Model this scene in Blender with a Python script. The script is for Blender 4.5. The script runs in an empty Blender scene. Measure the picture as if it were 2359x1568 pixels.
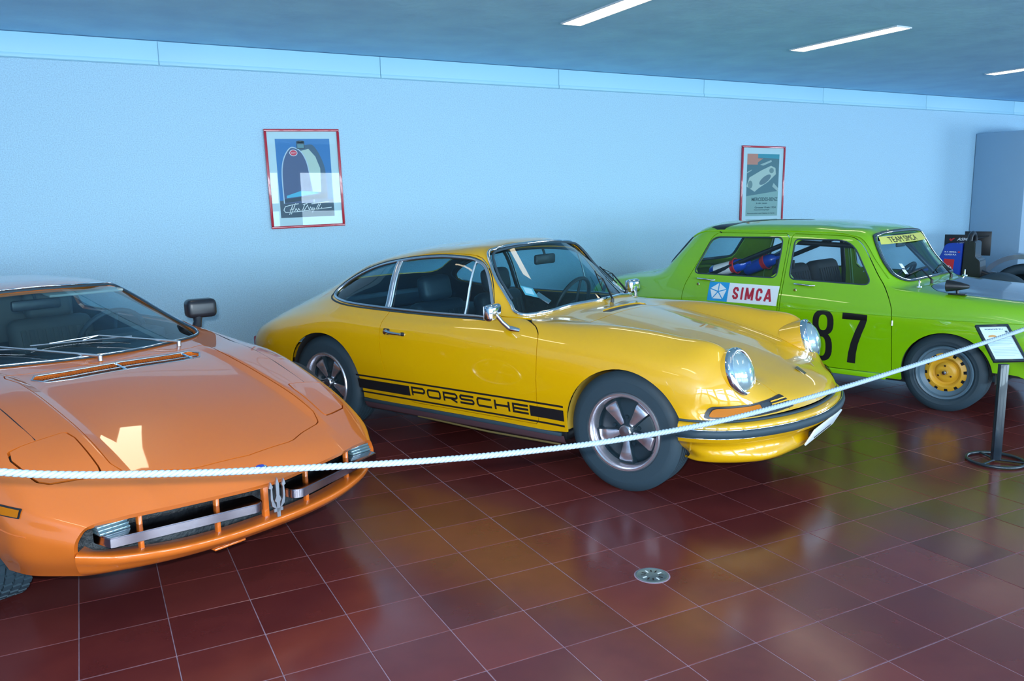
import bpy, bmesh, math, random
import numpy as np
from mathutils import Vector, Matrix
from mathutils.bvhtree import BVHTree
random.seed(7)
C = bpy.context.scene.collection
PI = math.pi

# ------------------------------------------------------------------ camera, world, lights, exposure
sc = bpy.context.scene
cam_d = bpy.data.cameras.new('camera')
cam_d.sensor_width = 36.0
cam_d.lens = 1889.66 * 36.0 / 2359.0
cam_d.clip_start = 0.05
cam = bpy.data.objects.new('camera', cam_d)
C.objects.link(cam)
_R = Vector((0.88621112, -0.46303283, -0.01518074))
_U = Vector((0.08998482, 0.13989566, 0.98606893))
_F = Vector((0.45445857, 0.87523128, -0.16564302))
M4 = Matrix((( _R.x, _U.x, -_F.x, 0), (_R.y, _U.y, -_F.y, 0), (_R.z, _U.z, -_F.z, 1.48), (0, 0, 0, 1)))
cam.matrix_world = M4
sc.camera = cam
sc.view_settings.view_transform = 'Standard'
sc.view_settings.look = 'None'
sc.view_settings.gamma = 1.0
sc.view_settings.exposure = 0.0
sc.view_settings.use_curve_mapping = False
sc.cycles.use_denoising = True
sc.cycles.max_bounces = 8
sc.cycles.transparent_max_bounces = 16
sc.cycles.sample_clamp_indirect = 6.0
sc.cycles.caustics_reflective = False
sc.cycles.caustics_refractive = False

w = bpy.data.worlds.new('world')
sc.world = w
w.use_nodes = True
w.node_tree.nodes['Background'].inputs[0].default_value = (0.55, 0.75, 1.0, 1)
w.node_tree.nodes['Background'].inputs[1].default_value = 1.2

CEIL = 2.76
Y_WALL = 7.2
Y_BACK = -3.6
X_LEFT, X_RIGHT = -5.0, 15.5
WIN_Z0, WIN_Z1 = 1.50, 2.22
BACK_WINDOWS = [(-4.8, -3.05), (-2.65, -0.75), (-0.35, 1.55), (1.95, 3.85), (4.25, 6.15), (6.55, 8.45), (8.85, 10.75), (11.15, 13.05)]

def area(name, loc, size, energy, color, rot):
    d = bpy.data.lights.new(name, 'AREA')
    d.shape = 'RECTANGLE'; d.size, d.size_y = size
    d.energy = energy; d.color = color
    o = bpy.data.objects.new(name, d); C.objects.link(o)
    o.location = loc; o.rotation_euler = rot
    return o
DAY = (0.66, 0.85, 1.0)
for i, (x0, x1) in enumerate(BACK_WINDOWS):
    area('window_daylight', ((x0 + x1) / 2, Y_BACK - 0.16, (WIN_Z0 + WIN_Z1) / 2), (x1 - x0, WIN_Z1 - WIN_Z0), 98, DAY, (PI / 2, 0, 0))
    area('low_window_fill', ((x0 + x1) / 2, Y_BACK - 0.16, 0.86), (x1 - x0, 1.10), 98, (0.62, 0.85, 1.0), (PI / 2, 0, 0))  # added fill light at the lower panes, lifts wall and ceiling
area('window_daylight', (X_RIGHT + 0.16, 1.6, 1.55), (3.0, 1.3), 240, DAY, (PI / 2, 0, PI / 2))
fd = bpy.data.lights.new('camera_flash', 'AREA')
fd.shape = 'DISK'; fd.size = 0.05; fd.energy = 98; fd.color = (0.93, 0.97, 1.0)
fl = bpy.data.objects.new('camera_flash', fd); C.objects.link(fl)
fm = cam.matrix_world.copy()
fm.translation = Vector((0, 0, 1.48)) + _U * 0.065 - _R * 0.045 + _F * 0.02
fl.matrix_world = fm

# ------------------------------------------------------------------ helpers
def mat(name, col=(0.8, 0.8, 0.8), rough=0.5, metal=0.0, coat=0.0, spec=0.5, emit=None, emit_s=0.0, back=None, noise=None, bump=None, trans=0.0, coat_r=0.03):
    m = bpy.data.materials.new(name); m.use_nodes = True
    nt = m.node_tree; b = nt.nodes['Principled BSDF']
    b.inputs['Base Color'].default_value = (*col, 1)
    b.inputs['Roughness'].default_value = rough
    b.inputs['Metallic'].default_value = metal
    b.inputs['Coat Weight'].default_value = coat
    b.inputs['Coat Roughness'].default_value = coat_r
    b.inputs['Coat IOR'].default_value = 1.75 if coat >= 1.0 else 1.5
    b.inputs['Specular IOR Level'].default_value = spec
    b.inputs['Transmission Weight'].default_value = trans
    if emit: b.inputs['Emission Color'].default_value = (*emit, 1); b.inputs['Emission Strength'].default_value = emit_s
    if noise:
        sc_, amt = noise
        n = nt.nodes.new('ShaderNodeTexNoise'); n.inputs['Scale'].default_value = sc_; n.inputs['Detail'].default_value = 5
        g = nt.nodes.new('ShaderNodeNewGeometry'); nt.links.new(g.outputs['Position'], n.inputs['Vector'])
        mx = nt.nodes.new('ShaderNodeMix'); mx.data_type = 'RGBA'
        mx.inputs[6].default_value = (*[c * (1 - amt) for c in col], 1); mx.inputs[7].default_value = (*[min(1, c * (1 + amt)) for c in col], 1)
        nt.links.new(n.outputs['Fac'], mx.inputs[0]); nt.links.new(mx.outputs[2], b.inputs['Base Color'])
    if bump:
        sc_, st, di = bump
        n = nt.nodes.new('ShaderNodeTexNoise'); n.inputs['Scale'].default_value = sc_; n.inputs['Detail'].default_value = 4
        g = nt.nodes.new('ShaderNodeNewGeometry'); nt.links.new(g.outputs['Position'], n.inputs['Vector'])
        bp = nt.nodes.new('ShaderNodeBump'); bp.inputs['Strength'].default_value = st; bp.inputs['Distance'].default_value = di
        nt.links.new(n.outputs['Fac'], bp.inputs['Height']); nt.links.new(bp.outputs['Normal'], b.inputs['Normal'])
    if back:   # the inner face of the thin sheet is trimmed in a dark lining
        out = nt.nodes['Material Output']
        b2 = nt.nodes.new('ShaderNodeBsdfPrincipled'); b2.inputs['Base Color'].default_value = (*back, 1); b2.inputs['Roughness'].default_value = 0.7
        g = nt.nodes.new('ShaderNodeNewGeometry'); ms = nt.nodes.new('ShaderNodeMixShader')
        nt.links.new(g.outputs['Backfacing'], ms.inputs[0]); nt.links.new(b.outputs[0], ms.inputs[1]); nt.links.new(b2.outputs[0], ms.inputs[2])
        nt.links.new(ms.outputs[0], out.inputs['Surface'])
    return m

def glass_mat(name, tint=(0.75, 0.9, 0.92), fac=0.9):
    m = bpy.data.materials.new(name); m.use_nodes = True
    nt = m.node_tree; nt.nodes.remove(nt.nodes['Principled BSDF'])
    out = nt.nodes['Material Output']
    t = nt.nodes.new('ShaderNodeBsdfTransparent'); t.inputs[0].default_value = (*tint, 1)
    g = nt.nodes.new('ShaderNodeBsdfGlossy'); g.inputs['Roughness'].default_value = 0.0
    f = nt.nodes.new('ShaderNodeLayerWeight'); f.inputs['Blend'].default_value = 0.5
    pw = nt.nodes.new('ShaderNodeMath'); pw.operation = 'POWER'; pw.inputs[1].default_value = 4.0; nt.links.new(f.outputs['Facing'], pw.inputs[0])
    ml = nt.nodes.new('ShaderNodeMath'); ml.operation = 'MULTIPLY_ADD'; ml.inputs[1].default_value = 0.9 * fac; ml.inputs[2].default_value = 0.085 * fac; ml.use_clamp = True
    ms = nt.nodes.new('ShaderNodeMixShader')
    nt.links.new(pw.outputs[0], ml.inputs[0]); nt.links.new(ml.outputs[0], ms.inputs[0])
    nt.links.new(t.outputs[0], ms.inputs[1]); nt.links.new(g.outputs[0], ms.inputs[2])
    nt.links.new(ms.outputs[0], out.inputs['Surface'])
    return m

def link(name, me, parent=None, loc=None):
    o = bpy.data.objects.new(name, me); C.objects.link(o)
    if parent is not None: o.parent = parent
    if loc is not None: o.location = loc
    return o

class MB:
    """collects shapes, then links them as one mesh object"""
    def __init__(s): s.v = []; s.f = []
    def add(s, vs, fs, M=None):
        n = len(s.v)
        s.v += [tuple(M @ Vector(v)) if M is not None else tuple(v) for v in vs]
        s.f += [tuple(i + n for i in f) for f in fs]
        return s
    def bm(s, b, M=None):
        b.verts.index_update()
        s.add([v.co[:] for v in b.verts], [[v.index for v in f.verts] for f in b.faces], M); b.free(); return s
    def box(s, c, size, bev=0.0, M=None, seg=2):
        b = bmesh.new(); bmesh.ops.create_cube(b, size=1)
        for v in b.verts: v.co = Vector((v.co.x * size[0], v.co.y * size[1], v.co.z * size[2]))
        if bev > 0: bmesh.ops.bevel(b, geom=list(b.edges), offset=bev, segments=seg, profile=0.5, affect='EDGES')
        T = Matrix.Translation(c)
        return s.bm(b, (T if M is None else M @ T))
    def lathe(s, prof, n=32, axis='y', M=None, closed=False, cap=False):
        vs = []; fs = []
        m = len(prof)
        for i in range(n):
            a = 2 * PI * i / n
            for r, h in prof:
                c_, s_ = r * math.cos(a), r * math.sin(a)
                vs.append((c_, h, s_) if axis == 'y' else ((h, c_, s_) if axis == 'x' else (c_, s_, h)))
        k = m if closed else m - 1
        for i in range(n):
            j = (i + 1) % n
            for q in range(k):
                q2 = (q + 1) % m
                f = (i * m + q, i * m + q2, j * m + q2, j * m + q)
                fs.append(f if axis != 'y' else f[::-1])
        if cap:
            fs.append(tuple(i * m for i in range(n))); fs.append(tuple(i * m + m - 1 for i in range(n))[::-1])
        return s.add(vs, fs, M)
    def tube(s, pts, r, n=8, closed=False, flat=None):
        pts = [Vector(p) for p in pts]
        L = len(pts); vs = []; fs = []
        up = None
        for i, p in enumerate(pts):
            a = pts[(i - 1) % L] if (closed or i > 0) else p
            b = pts[(i + 1) % L] if (closed or i < L - 1) else p
            t = (b - a)
            if t.length < 1e-9: t = Vector((1, 0, 0))
            t.normalize()
            if up is None: up = Vector((0, 0, 1)) if abs(t.z) < 0.9 else Vector((1, 0, 0))
            sd = t.cross(up)
            if sd.length < 1e-6: sd = t.cross(Vector((0, 1, 0)))
            sd.normalize(); up = sd.cross(t).normalized()
            rr = r[i] if isinstance(r, (list, tuple)) else r
            for q in range(n):
                an = 2 * PI * q / n
                f2 = flat if flat else 1.0
                vs.append(p + (sd * math.cos(an) + up * math.sin(an) * f2) * rr)
        K = L if closed else L - 1
        for i in range(K):
            j = (i + 1) % L
            for q in range(n):
                q2 = (q + 1) % n
                fs.append((i * n + q, i * n + q2, j * n + q2, j * n + q))
        if not closed:
            fs.append(tuple(range(n))[::-1]); fs.append(tuple((L - 1) * n + q for q in range(n)))
        return s.add(vs, fs)
    def poly(s, pts, th, M=None):
        """flat outline in xy thickened along z"""
        n = len(pts)
        vs = [(x, y, 0) for x, y in pts] + [(x, y, th) for x, y in pts]
        fs = [tuple(range(n))[::-1], tuple(range(n, 2 * n))] + [(i, (i + 1) % n, n + (i + 1) % n, n + i) for i in range(n)]
        return s.add(vs, fs, M)
    def obj(s, name, m, parent=None, smooth=40, label=None, loc=None, M=None):
        me = bpy.data.meshes.new(name)
        vs = s.v if M is None else [tuple(M @ Vector(v)) for v in s.v]
        me.from_pydata(vs, [], s.f); me.update()
        b = bmesh.new(); b.from_mesh(me); bmesh.ops.recalc_face_normals(b, faces=b.faces); b.to_mesh(me); b.free()
        me.materials.append(m)
        if smooth:
            me.shade_smooth(); me.set_sharp_from_angle(angle=math.radians(smooth))
        o = link(name, me, parent, loc)
        if label: o['label'] = label
        return o

def tag(o, label=None, cat=None, group=None, kind=None):
    if label: o['label'] = label
    if cat: o['category'] = cat
    if group: o['group'] = group
    if kind: o['kind'] = kind
    return o
def thing(name, label, cat, loc=(0, 0, 0), rz=0, group=None):
    o = bpy.data.objects.new(name, None); C.objects.link(o)
    o.empty_display_size = 0.1
    o.location = loc; o.rotation_euler = (0, 0, rz)
    return tag(o, label, cat, group)
def struct(o): o['kind'] = 'structure'; return o

def look(direction, up=(0, 0, 1), loc=(0, 0, 0)):
    """matrix whose local z points along direction"""
    z = Vector(direction).normalized(); x = Vector(up).cross(z).normalized(); y = z.cross(x)
    return Matrix(((x.x, y.x, z.x, loc[0]), (x.y, y.y, z.y, loc[1]), (x.z, y.z, z.z, loc[2]), (0, 0, 0, 1)))

# ---- smooth surface through a control net
def weights(t, sharp, sub):
    n = len(t); rows = []
    h = np.diff(t)
    def tan(i, side):
        r = np.zeros(n)
        def d(a): q = np.zeros(n); q[a + 1] = 1 / h[a]; q[a] = -1 / h[a]; return q
        if i == 0: return d(0)
        if i == n - 1: return d(n - 2)
        if i in sharp: return d(i) if side > 0 else d(i - 1)
        return (h[i] * d(i - 1) + h[i - 1] * d(i)) / (h[i] + h[i - 1])
    for i in range(n - 1):
        m0, m1 = tan(i, 1), tan(i + 1, -1)
        for k in range(sub):
            u = k / sub
            e0 = np.zeros(n); e0[i] = 1; e1 = np.zeros(n); e1[i + 1] = 1
            rows.append((2*u**3 - 3*u**2 + 1) * e0 + (u**3 - 2*u**2 + u) * h[i] * m0 + (-2*u**3 + 3*u**2) * e1 + (u**3 - u**2) * h[i] * m1)
    e = np.zeros(n); e[-1] = 1; rows.append(e)
    return np.array(rows)
class Surf:
    def __init__(s, V, N, F): s.V, s.N, s.F = V, N, F
def surface(net, su=6, sv=5, mirror=True, sharp_u=(), sharp_v=(), flip=False):
    P = np.array(net, float)                     # stations x rows x 3
    if mirror:
        Q = P[:, :-1].copy(); Q[:, :, 1] *= -1
        K = P.shape[1]
        P = np.concatenate([Q, P[:, ::-1]], 1)
        sharp_v = set(list(sharp_v) + [2 * (K - 1) - k for k in sharp_v])
    du = np.linalg.norm(np.diff(P, axis=0), axis=2).mean(1); dv = np.linalg.norm(np.diff(P, axis=1), axis=2).mean(0)
    tu = np.concatenate([[0], np.cumsum(np.maximum(du, 1e-3))]); tv = np.concatenate([[0], np.cumsum(np.maximum(dv, 1e-3))])
    Wu = weights(tu, set(sharp_u), su); Wv = weights(tv, set(sharp_v), sv)
    G = np.einsum('ai,ijc,bj->abc', Wu, P, Wv)
    a, b = G.shape[:2]
    Gu = np.gradient(G, axis=0); Gv = np.gradient(G, axis=1)
    N = np.cross(Gv, Gu); L = np.linalg.norm(N, axis=2, keepdims=True); N = N / np.maximum(L, 1e-12)
    if flip: N = -N
    idx = np.arange(a * b).reshape(a, b)
    q = np.stack([idx[:-1, :-1], idx[:-1, 1:], idx[1:, 1:], idx[1:, :-1]], -1).reshape(-1, 4)
    if flip: q = q[:, ::-1]
    return Surf(G.reshape(-1, 3), N.reshape(-1, 3), [tuple(r) for r in q.tolist()])
def used(V, N, F):
    ids = sorted({i for f in F for i in f}); mp = {o: n for n, o in enumerate(ids)}
    return Surf(V[ids] if ids else np.zeros((0, 3)), N[ids] if ids else np.zeros((0, 3)), [tuple(mp[i] for i in f) for f in F])
def clip(S, d):
    """cut a surface where d changes sign: (inside d<0, outside)"""
    V = list(S.V); N = list(S.N); cache = {}
    ins, outs = [], []
    sg = d < 0
    for f in S.F:
        k = sum(bool(sg[i]) for i in f)
        if k == len(f): ins.append(f); continue
        if k == 0: outs.append(f); continue
        a, b = [], []
        for q in range(len(f)):
            i, j = f[q], f[(q + 1) % len(f)]
            (a if sg[i] else b).append(i)
            if sg[i] != sg[j]:
                key = (i, j) if i < j else (j, i)
                if key not in cache:
                    t = d[key[0]] / (d[key[0]] - d[key[1]])
                    V.append(S.V[key[0]] * (1 - t) + S.V[key[1]] * t)
                    nn = S.N[key[0]] * (1 - t) + S.N[key[1]] * t
                    N.append(nn / max(1e-9, np.linalg.norm(nn))); cache[key] = len(V) - 1
                a.append(cache[key]); b.append(cache[key])
        if len(a) > 2: ins.append(tuple(a))
        if len(b) > 2: outs.append(tuple(b))
    V = np.array(V); N = np.array(N)
    return used(V, N, ins), used(V, N, outs)
def smooth_poly(pts, closed=True, sub=8):
    P = [np.array(p, float) for p in pts]; n = len(P); out = []
    for i in range(n if closed else n - 1):
        p0, p1, p2, p3 = (P[(i - 1) % n] if (closed or i > 0) else P[0]), P[i], P[(i + 1) % n], (P[(i + 2) % n] if (closed or i < n - 2) else P[-1])
        for k in range(sub):
            t = k / sub
            out.append(0.5 * ((2 * p1) + (-p0 + p2) * t + (2*p0 - 5*p1 + 4*p2 - p3) * t*t + (-p0 + 3*p1 - 3*p2 + p3) * t**3))
    if not closed: out.append(P[-1])
    return np.array(out)
def round_poly(pts, r, seg=5):
    """polygon with rounded corners; r may be a list"""
    n = len(pts); out = []
    for i in range(n):
        p = np.array(pts[i], float); a = np.array(pts[i - 1], float); b = np.array(pts[(i + 1) % n], float)
        rr = r[i] if isinstance(r, (list, tuple)) else r
        u = a - p; v = b - p; lu, lv = np.linalg.norm(u), np.linalg.norm(v)
        q = min(rr, lu * 0.48, lv * 0.48)
        s0 = p + u / lu * q; s1 = p + v / lv * q
        for k in range(seg + 1):
            t = k / seg; out.append((1 - t)**2 * s0 + 2 * t * (1 - t) * p + t * t * s1)
    return np.array(out)
def sd_poly(poly, X, Y):
    poly = np.array(poly); n = len(poly)
    best = np.full(len(X), 1e9); inside = np.zeros(len(X), bool)
    for i in range(n):
        ax, ay = poly[i]; bx, by = poly[(i + 1) % n]
        dx, dy = bx - ax, by - ay
        t = np.clip(((X - ax) * dx + (Y - ay) * dy) / max(1e-12, dx*dx + dy*dy), 0, 1)
        best = np.minimum(best, (X - ax - t*dx)**2 + (Y - ay - t*dy)**2)
        if ay != by:
            c = ((ay > Y) != (by > Y)) & (X < (bx - ax) * (Y - ay) / (by - ay) + ax)
            inside ^= c
    d = np.sqrt(best)
    return np.where(inside, -d, d)
def side_field(S, poly, side):
    """distance to an outline drawn on the car's side (x, z); side -1 right, +1 left"""
    d = sd_poly(poly, S.V[:, 0], S.V[:, 2])
    return np.where(S.V[:, 1] * side > 0.02, d, np.maximum(d, 0.5))
def front_field(S, poly, xmin, xmax):
    d = sd_poly(poly, S.V[:, 1], S.V[:, 2])
    return np.where((S.V[:, 0] > xmin) & (S.V[:, 0] < xmax), d, np.maximum(d, 0.05))
def top_field(S, poly, zmin=0):
    d = sd_poly(poly, S.V[:, 0], S.V[:, 1])
    return np.where(S.V[:, 2] > zmin, d, np.maximum(d, 0.05))
def panel(S, name, m, parent, rim=0.012, off=0.0, label=None):
    V = S.V + S.N * off
    vs = V.tolist(); fs = [list(f) for f in S.F]; ns = S.N.tolist()
    if rim:
        cnt = {}
        for f in S.F:
            for q in range(len(f)):
                e = (f[q], f[(q + 1) % len(f)]); cnt[e] = cnt.get(e, 0) + 1
        for (a, b) in list(cnt):
            if (b, a) in cnt: continue
            pa, pb = V[a], V[b]; ia, ib = pa - S.N[a] * rim, pb - S.N[b] * rim
            nr = np.cross(pb - pa, S.N[a]); l = np.linalg.norm(nr)
            if l < 1e-9: continue
            nr = nr / l; n = len(vs)
            vs += [pb.tolist(), pa.tolist(), ia.tolist(), ib.tolist()]; ns += [nr.tolist()] * 4
            fs.append([n, n + 1, n + 2, n + 3])
    me = bpy.data.meshes.new(name); me.from_pydata(vs, [], fs); me.update()
    me.shade_smooth(); me.normals_split_custom_set_from_vertices(ns)
    me.materials.append(m)
    o = link(name, me, parent)
    if label: o['label'] = label
    return o
def smooth_glass(gl, over=1.0):
    """lay a screen's vertices on one evenly bent sheet x = f(y, z)"""
    y, z, x = gl.V[:, 1], gl.V[:, 2], gl.V[:, 0]; z0 = z.mean(); q = z - z0
    A = np.stack([np.ones_like(q), q, q * q, y * y, y**4, y * y * q], 1)
    c = np.linalg.lstsq(A, x, rcond=None)[0]
    V = gl.V.copy(); V[:, 0] = A @ c
    fz = c[1] + 2 * c[2] * q + c[5] * y * y; fy = 2 * c[3] * y + 4 * c[4] * y**3 + 2 * c[5] * y * q
    N = np.stack([np.ones_like(q), -fy, -fz], 1); N /= np.linalg.norm(N, axis=1, keepdims=True)
    return Surf(V, N, gl.F)
class Proj:
    def __init__(s, S): s.t = BVHTree.FromPolygons([Vector(v) for v in S.V], S.F)
    def hit(s, o, d):
        r = s.t.ray_cast(Vector(o), Vector(d))
        return (r[0], r[1]) if r[0] is not None else (None, None)
    def side(s, x, z, sgn, off=0.0):
        p, n = s.hit((x, sgn * 3, z), (0, -sgn, 0))
        if p is None: return None
        if n.y * sgn < 0: n = -n
        return p + n * off
    def front(s, y, z, off=0.0, x0=3):
        p, n = s.hit((x0, y, z), (-1, 0, 0))
        if p is None: return None
        if n.x < 0: n = -n
        return p + n * off
    def top(s, x, y, off=0.0):
        p, n = s.hit((x, y, 3), (0, 0, -1))
        if p is None: return None
        if n.z < 0: n = -n
        return p + n * off
def decal(polys, fn, name, m, parent, step=0.03, label=None, tri=None):
    """flat shapes (lists of 2-D points) laid onto a surface by fn(u, v)"""
    b = bmesh.new()
    if tri:
        vs = [b.verts.new((x, y, 0)) for x, y in tri[0]]
        for f in tri[1]:
            try: b.faces.new([vs[i] for i in f])
            except ValueError: pass
    for p in polys:
        vs = [b.verts.new((x, y, 0)) for x, y in p]; b.faces.new(vs)
    xs = [v.co.x for v in b.verts]; ys = [v.co.y for v in b.verts]
    k = math.floor(min(xs) / step) + 1
    while k * step < max(xs):
        bmesh.ops.bisect_plane(b, geom=b.verts[:] + b.edges[:] + b.faces[:], plane_co=(k * step, 0, 0), plane_no=(1, 0, 0)); k += 1
    k = math.floor(min(ys) / step) + 1
    while k * step < max(ys):
        bmesh.ops.bisect_plane(b, geom=b.verts[:] + b.edges[:] + b.faces[:], plane_co=(0, k * step, 0), plane_no=(0, 1, 0)); k += 1
    bad = []
    for v in b.verts:
        p = fn(v.co.x, v.co.y)
        if p is None: bad.append(v)
        else: v.co = p
    if bad: bmesh.ops.delete(b, geom=bad, context='VERTS')
    me = bpy.data.meshes.new(name); b.to_mesh(me); b.free(); me.materials.append(m); me.shade_smooth()
    o = link(name, me, parent)
    if label: o['label'] = label
    return o
def text_tris(txt, width, height, bold=0.0, shear=0.0):
    cu = bpy.data.curves.new('lettering', 'FONT'); cu.body = txt; cu.size = 1; cu.offset = bold; cu.shear = shear; cu.resolution_u = 6
    o = bpy.data.objects.new('lettering', cu)
    me = bpy.data.meshes.new_from_object(o)
    V = np.array([v.co[:2] for v in me.vertices]); F = [tuple(p.vertices) for p in me.polygons]
    bpy.data.objects.remove(o); bpy.data.curves.remove(cu); bpy.data.meshes.remove(me)
    V = V - V.min(0); s = V.max(0)
    return V / s * np.array([width, height]), F
def strokes(paths, t, closed=False):
    """thick polylines as quads"""
    out = []
    for p in paths:
        p = [np.array(q, float) for q in p]; L = len(p); l, r = [], []
        cl = np.allclose(p[0], p[-1])
        for i in range(L):
            a = p[i - 1] if i > 0 else (p[-2] if cl else None); b = p[i + 1] if i < L - 1 else (p[1] if cl else None)
            d0 = (p[i] - a) if a is not None else None; d1 = (b - p[i]) if b is not None else None
            if d0 is not None: d0 = d0 / np.linalg.norm(d0)
            if d1 is not None: d1 = d1 / np.linalg.norm(d1)
            if d0 is None: d0 = d1
            if d1 is None: d1 = d0
            n0 = np.array([-d0[1], d0[0]]); n1 = np.array([-d1[1], d1[0]]); n = n0 + n1; n = n / max(1e-6, np.linalg.norm(n))
            k = t / 2 / max(0.5, float(n @ n0))
            l.append(p[i] + n * k); r.append(p[i] - n * k)
        for i in range(L - 1): out.append([l[i], r[i], r[i + 1], l[i + 1]])
    return out

# ------------------------------------------------------------------ materials
M_wall = mat('wall_plaster', (0.39, 0.62, 0.85), 0.75, noise=(120, 0.34), bump=(110, 0.7, 0.006))
M_cornice = mat('cornice_paint', (0.36, 0.66, 0.82), 0.5)
M_ceil = mat('ceiling_plaster', (0.34, 0.64, 1.0), 0.8, noise=(3, 0.22), bump=(14, 0.3, 0.01))
M_grout = mat('grout', (0.28, 0.20, 0.26), 0.7, noise=(30, 0.5))
M_black = mat('black_plastic', (0.012, 0.014, 0.018), 0.4)
M_rubber = mat('black_rubber', (0.020, 0.042, 0.060), 0.62, bump=(120, 0.15, 0.002))
M_chrome = mat('chrome', (0.82, 0.84, 0.88), 0.08, 1.0)
M_alu = mat('brushed_aluminium', (0.60, 0.62, 0.66), 0.3, 1.0)
M_vinyl = mat('black_vinyl', (0.012, 0.02, 0.028), 0.5)
M_yellow = mat('yellow_paint', (0.69, 0.365, 0.0), 0.35, coat=1.0, back=(0.015, 0.018, 0.02), spec=0.3)
M_orange = mat('orange_paint', (0.60, 0.135, 0.014), 0.35, coat=1.0, back=(0.05, 0.04, 0.035), spec=0.3)
M_green = mat('green_paint', (0.22, 0.50, 0.0), 0.35, coat=1.0, back=(0.13, 0.30, 0.01), spec=0.3)
M_silver = mat('silver_paint', (0.22, 0.27, 0.34), 0.3, 0.5, coat=1.0)
M_blue = mat('blue_paint', (0.01, 0.05, 0.42), 0.35, coat=0.8)
M_glass = glass_mat('car_glass', (0.62, 0.82, 0.86))
M_glass_s = glass_mat('side_glass', (0.50, 0.74, 0.80))
M_clear = glass_mat('clear_glass', (0.9, 0.95, 0.96), 0.8)
M_pane = glass_mat('picture_glass', (0.93, 0.97, 0.98), 0.38)
M_white = mat('white_print', (0.78, 0.82, 0.86), 0.5)
M_blackp = mat('black_print', (0.01, 0.01, 0.012), 0.4)
M_redp = mat('red_print', (0.55, 0.02, 0.03), 0.45)
M_liner = mat('wheel_well_yellow', (0.42, 0.26, 0.03), 0.7, noise=(9, 0.5))
M_liner_d = mat('wheel_well_dark', (0.02, 0.02, 0.022), 0.8)
M_amber = mat('amber_lens', (0.42, 0.12, 0.0), 0.5, spec=0.2, bump=(200, 0.3, 0.002))
M_redlens = mat('red_lens', (0.35, 0.01, 0.01), 0.15, coat=0.6)
M_lens = mat('headlamp_lens', (0.38, 0.52, 0.56), 0.12, coat=1.0, bump=(55, 0.3, 0.004), metal=0.5)
M_rope = mat('white_rope', (0.34, 0.43, 0.50), 0.5)
M_redframe = mat('red_frame_paint', (0.42, 0.012, 0.035), 0.25, coat=0.7)
M_rim = mat('polished_alloy', (0.85, 0.80, 0.86), 0.24, 0.9)
M_rimblack = mat('black_wheel_paint', (0.015, 0.03, 0.042), 0.35)
M_sill = mat('dark_rocker', (0.10, 0.055, 0.07), 0.4)

# floor tile material: every tile its own shade, taken from where it lies
GX, GY, GS = 0.44888, 2.48539, 0.290601
def tile_material():
    m = bpy.data.materials.new('terracotta_tile'); m.use_nodes = True
    nt = m.node_tree; b = nt.nodes['Principled BSDF']; N = nt.nodes.new; L = nt.links.new
    g = N('ShaderNodeNewGeometry'); sub = N('ShaderNodeVectorMath'); sub.operation = 'SUBTRACT'; sub.inputs[1].default_value = (GX, GY, 0)
    dv = N('ShaderNodeVectorMath'); dv.operation = 'DIVIDE'; dv.inputs[1].default_value = (GS, GS, 1)
    fl_ = N('ShaderNodeVectorMath'); fl_.operation = 'FLOOR'
    wn = N('ShaderNodeTexWhiteNoise'); wn.noise_dimensions = '2D'
    L(g.outputs['Position'], sub.inputs[0]); L(sub.outputs[0], dv.inputs[0]); L(dv.outputs[0], fl_.inputs[0]); L(fl_.outputs[0], wn.inputs['Vector'])
    n1 = N('ShaderNodeTexNoise'); n1.inputs['Scale'].default_value = 7; n1.inputs['Detail'].default_value = 6; L(g.outputs['Position'], n1.inputs['Vector'])
    cr = N('ShaderNodeValToRGB'); e = cr.color_ramp.elements
    e[0].position = 0; e[0].color = (0.070, 0.011, 0.014, 1); e[1].position = 1; e[1].color = (0.175, 0.034, 0.028, 1)
    mx = N('ShaderNodeMath'); mx.operation = 'MULTIPLY_ADD'; mx.inputs[1].default_value = 0.55
    L(wn.outputs['Value'], mx.inputs[0]); m2 = N('ShaderNodeMath'); m2.operation = 'MULTIPLY'; m2.inputs[1].default_value = 0.5
    L(n1.outputs['Fac'], m2.inputs[0]); L(m2.outputs[0], mx.inputs[2]); L(mx.outputs[0], cr.inputs[0]); L(cr.outputs[0], b.inputs['Base Color'])
    n2 = N('ShaderNodeTexNoise'); n2.inputs['Scale'].default_value = 3; n2.inputs['Detail'].default_value = 8; L(g.outputs['Position'], n2.inputs['Vector'])
    mr = N('ShaderNodeMapRange'); mr.inputs[3].default_value = 0.12; mr.inputs[4].default_value = 0.30
    L(n2.outputs['Fac'], mr.inputs[0]); L(mr.outputs[0], b.inputs['Roughness'])
    b.inputs['Specular IOR Level'].default_value = 0.75
    n3 = N('ShaderNodeTexNoise'); n3.inputs['Scale'].default_value = 12; L(g.outputs['Position'], n3.inputs['Vector'])
    bp = N('ShaderNodeBump'); bp.inputs['Strength'].default_value = 0.12; bp.inputs['Distance'].default_value = 0.003
    L(n3.outputs['Fac'], bp.inputs['Height']); L(bp.outputs['Normal'], b.inputs['Normal'])
    return m
M_tile = tile_material()

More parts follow.
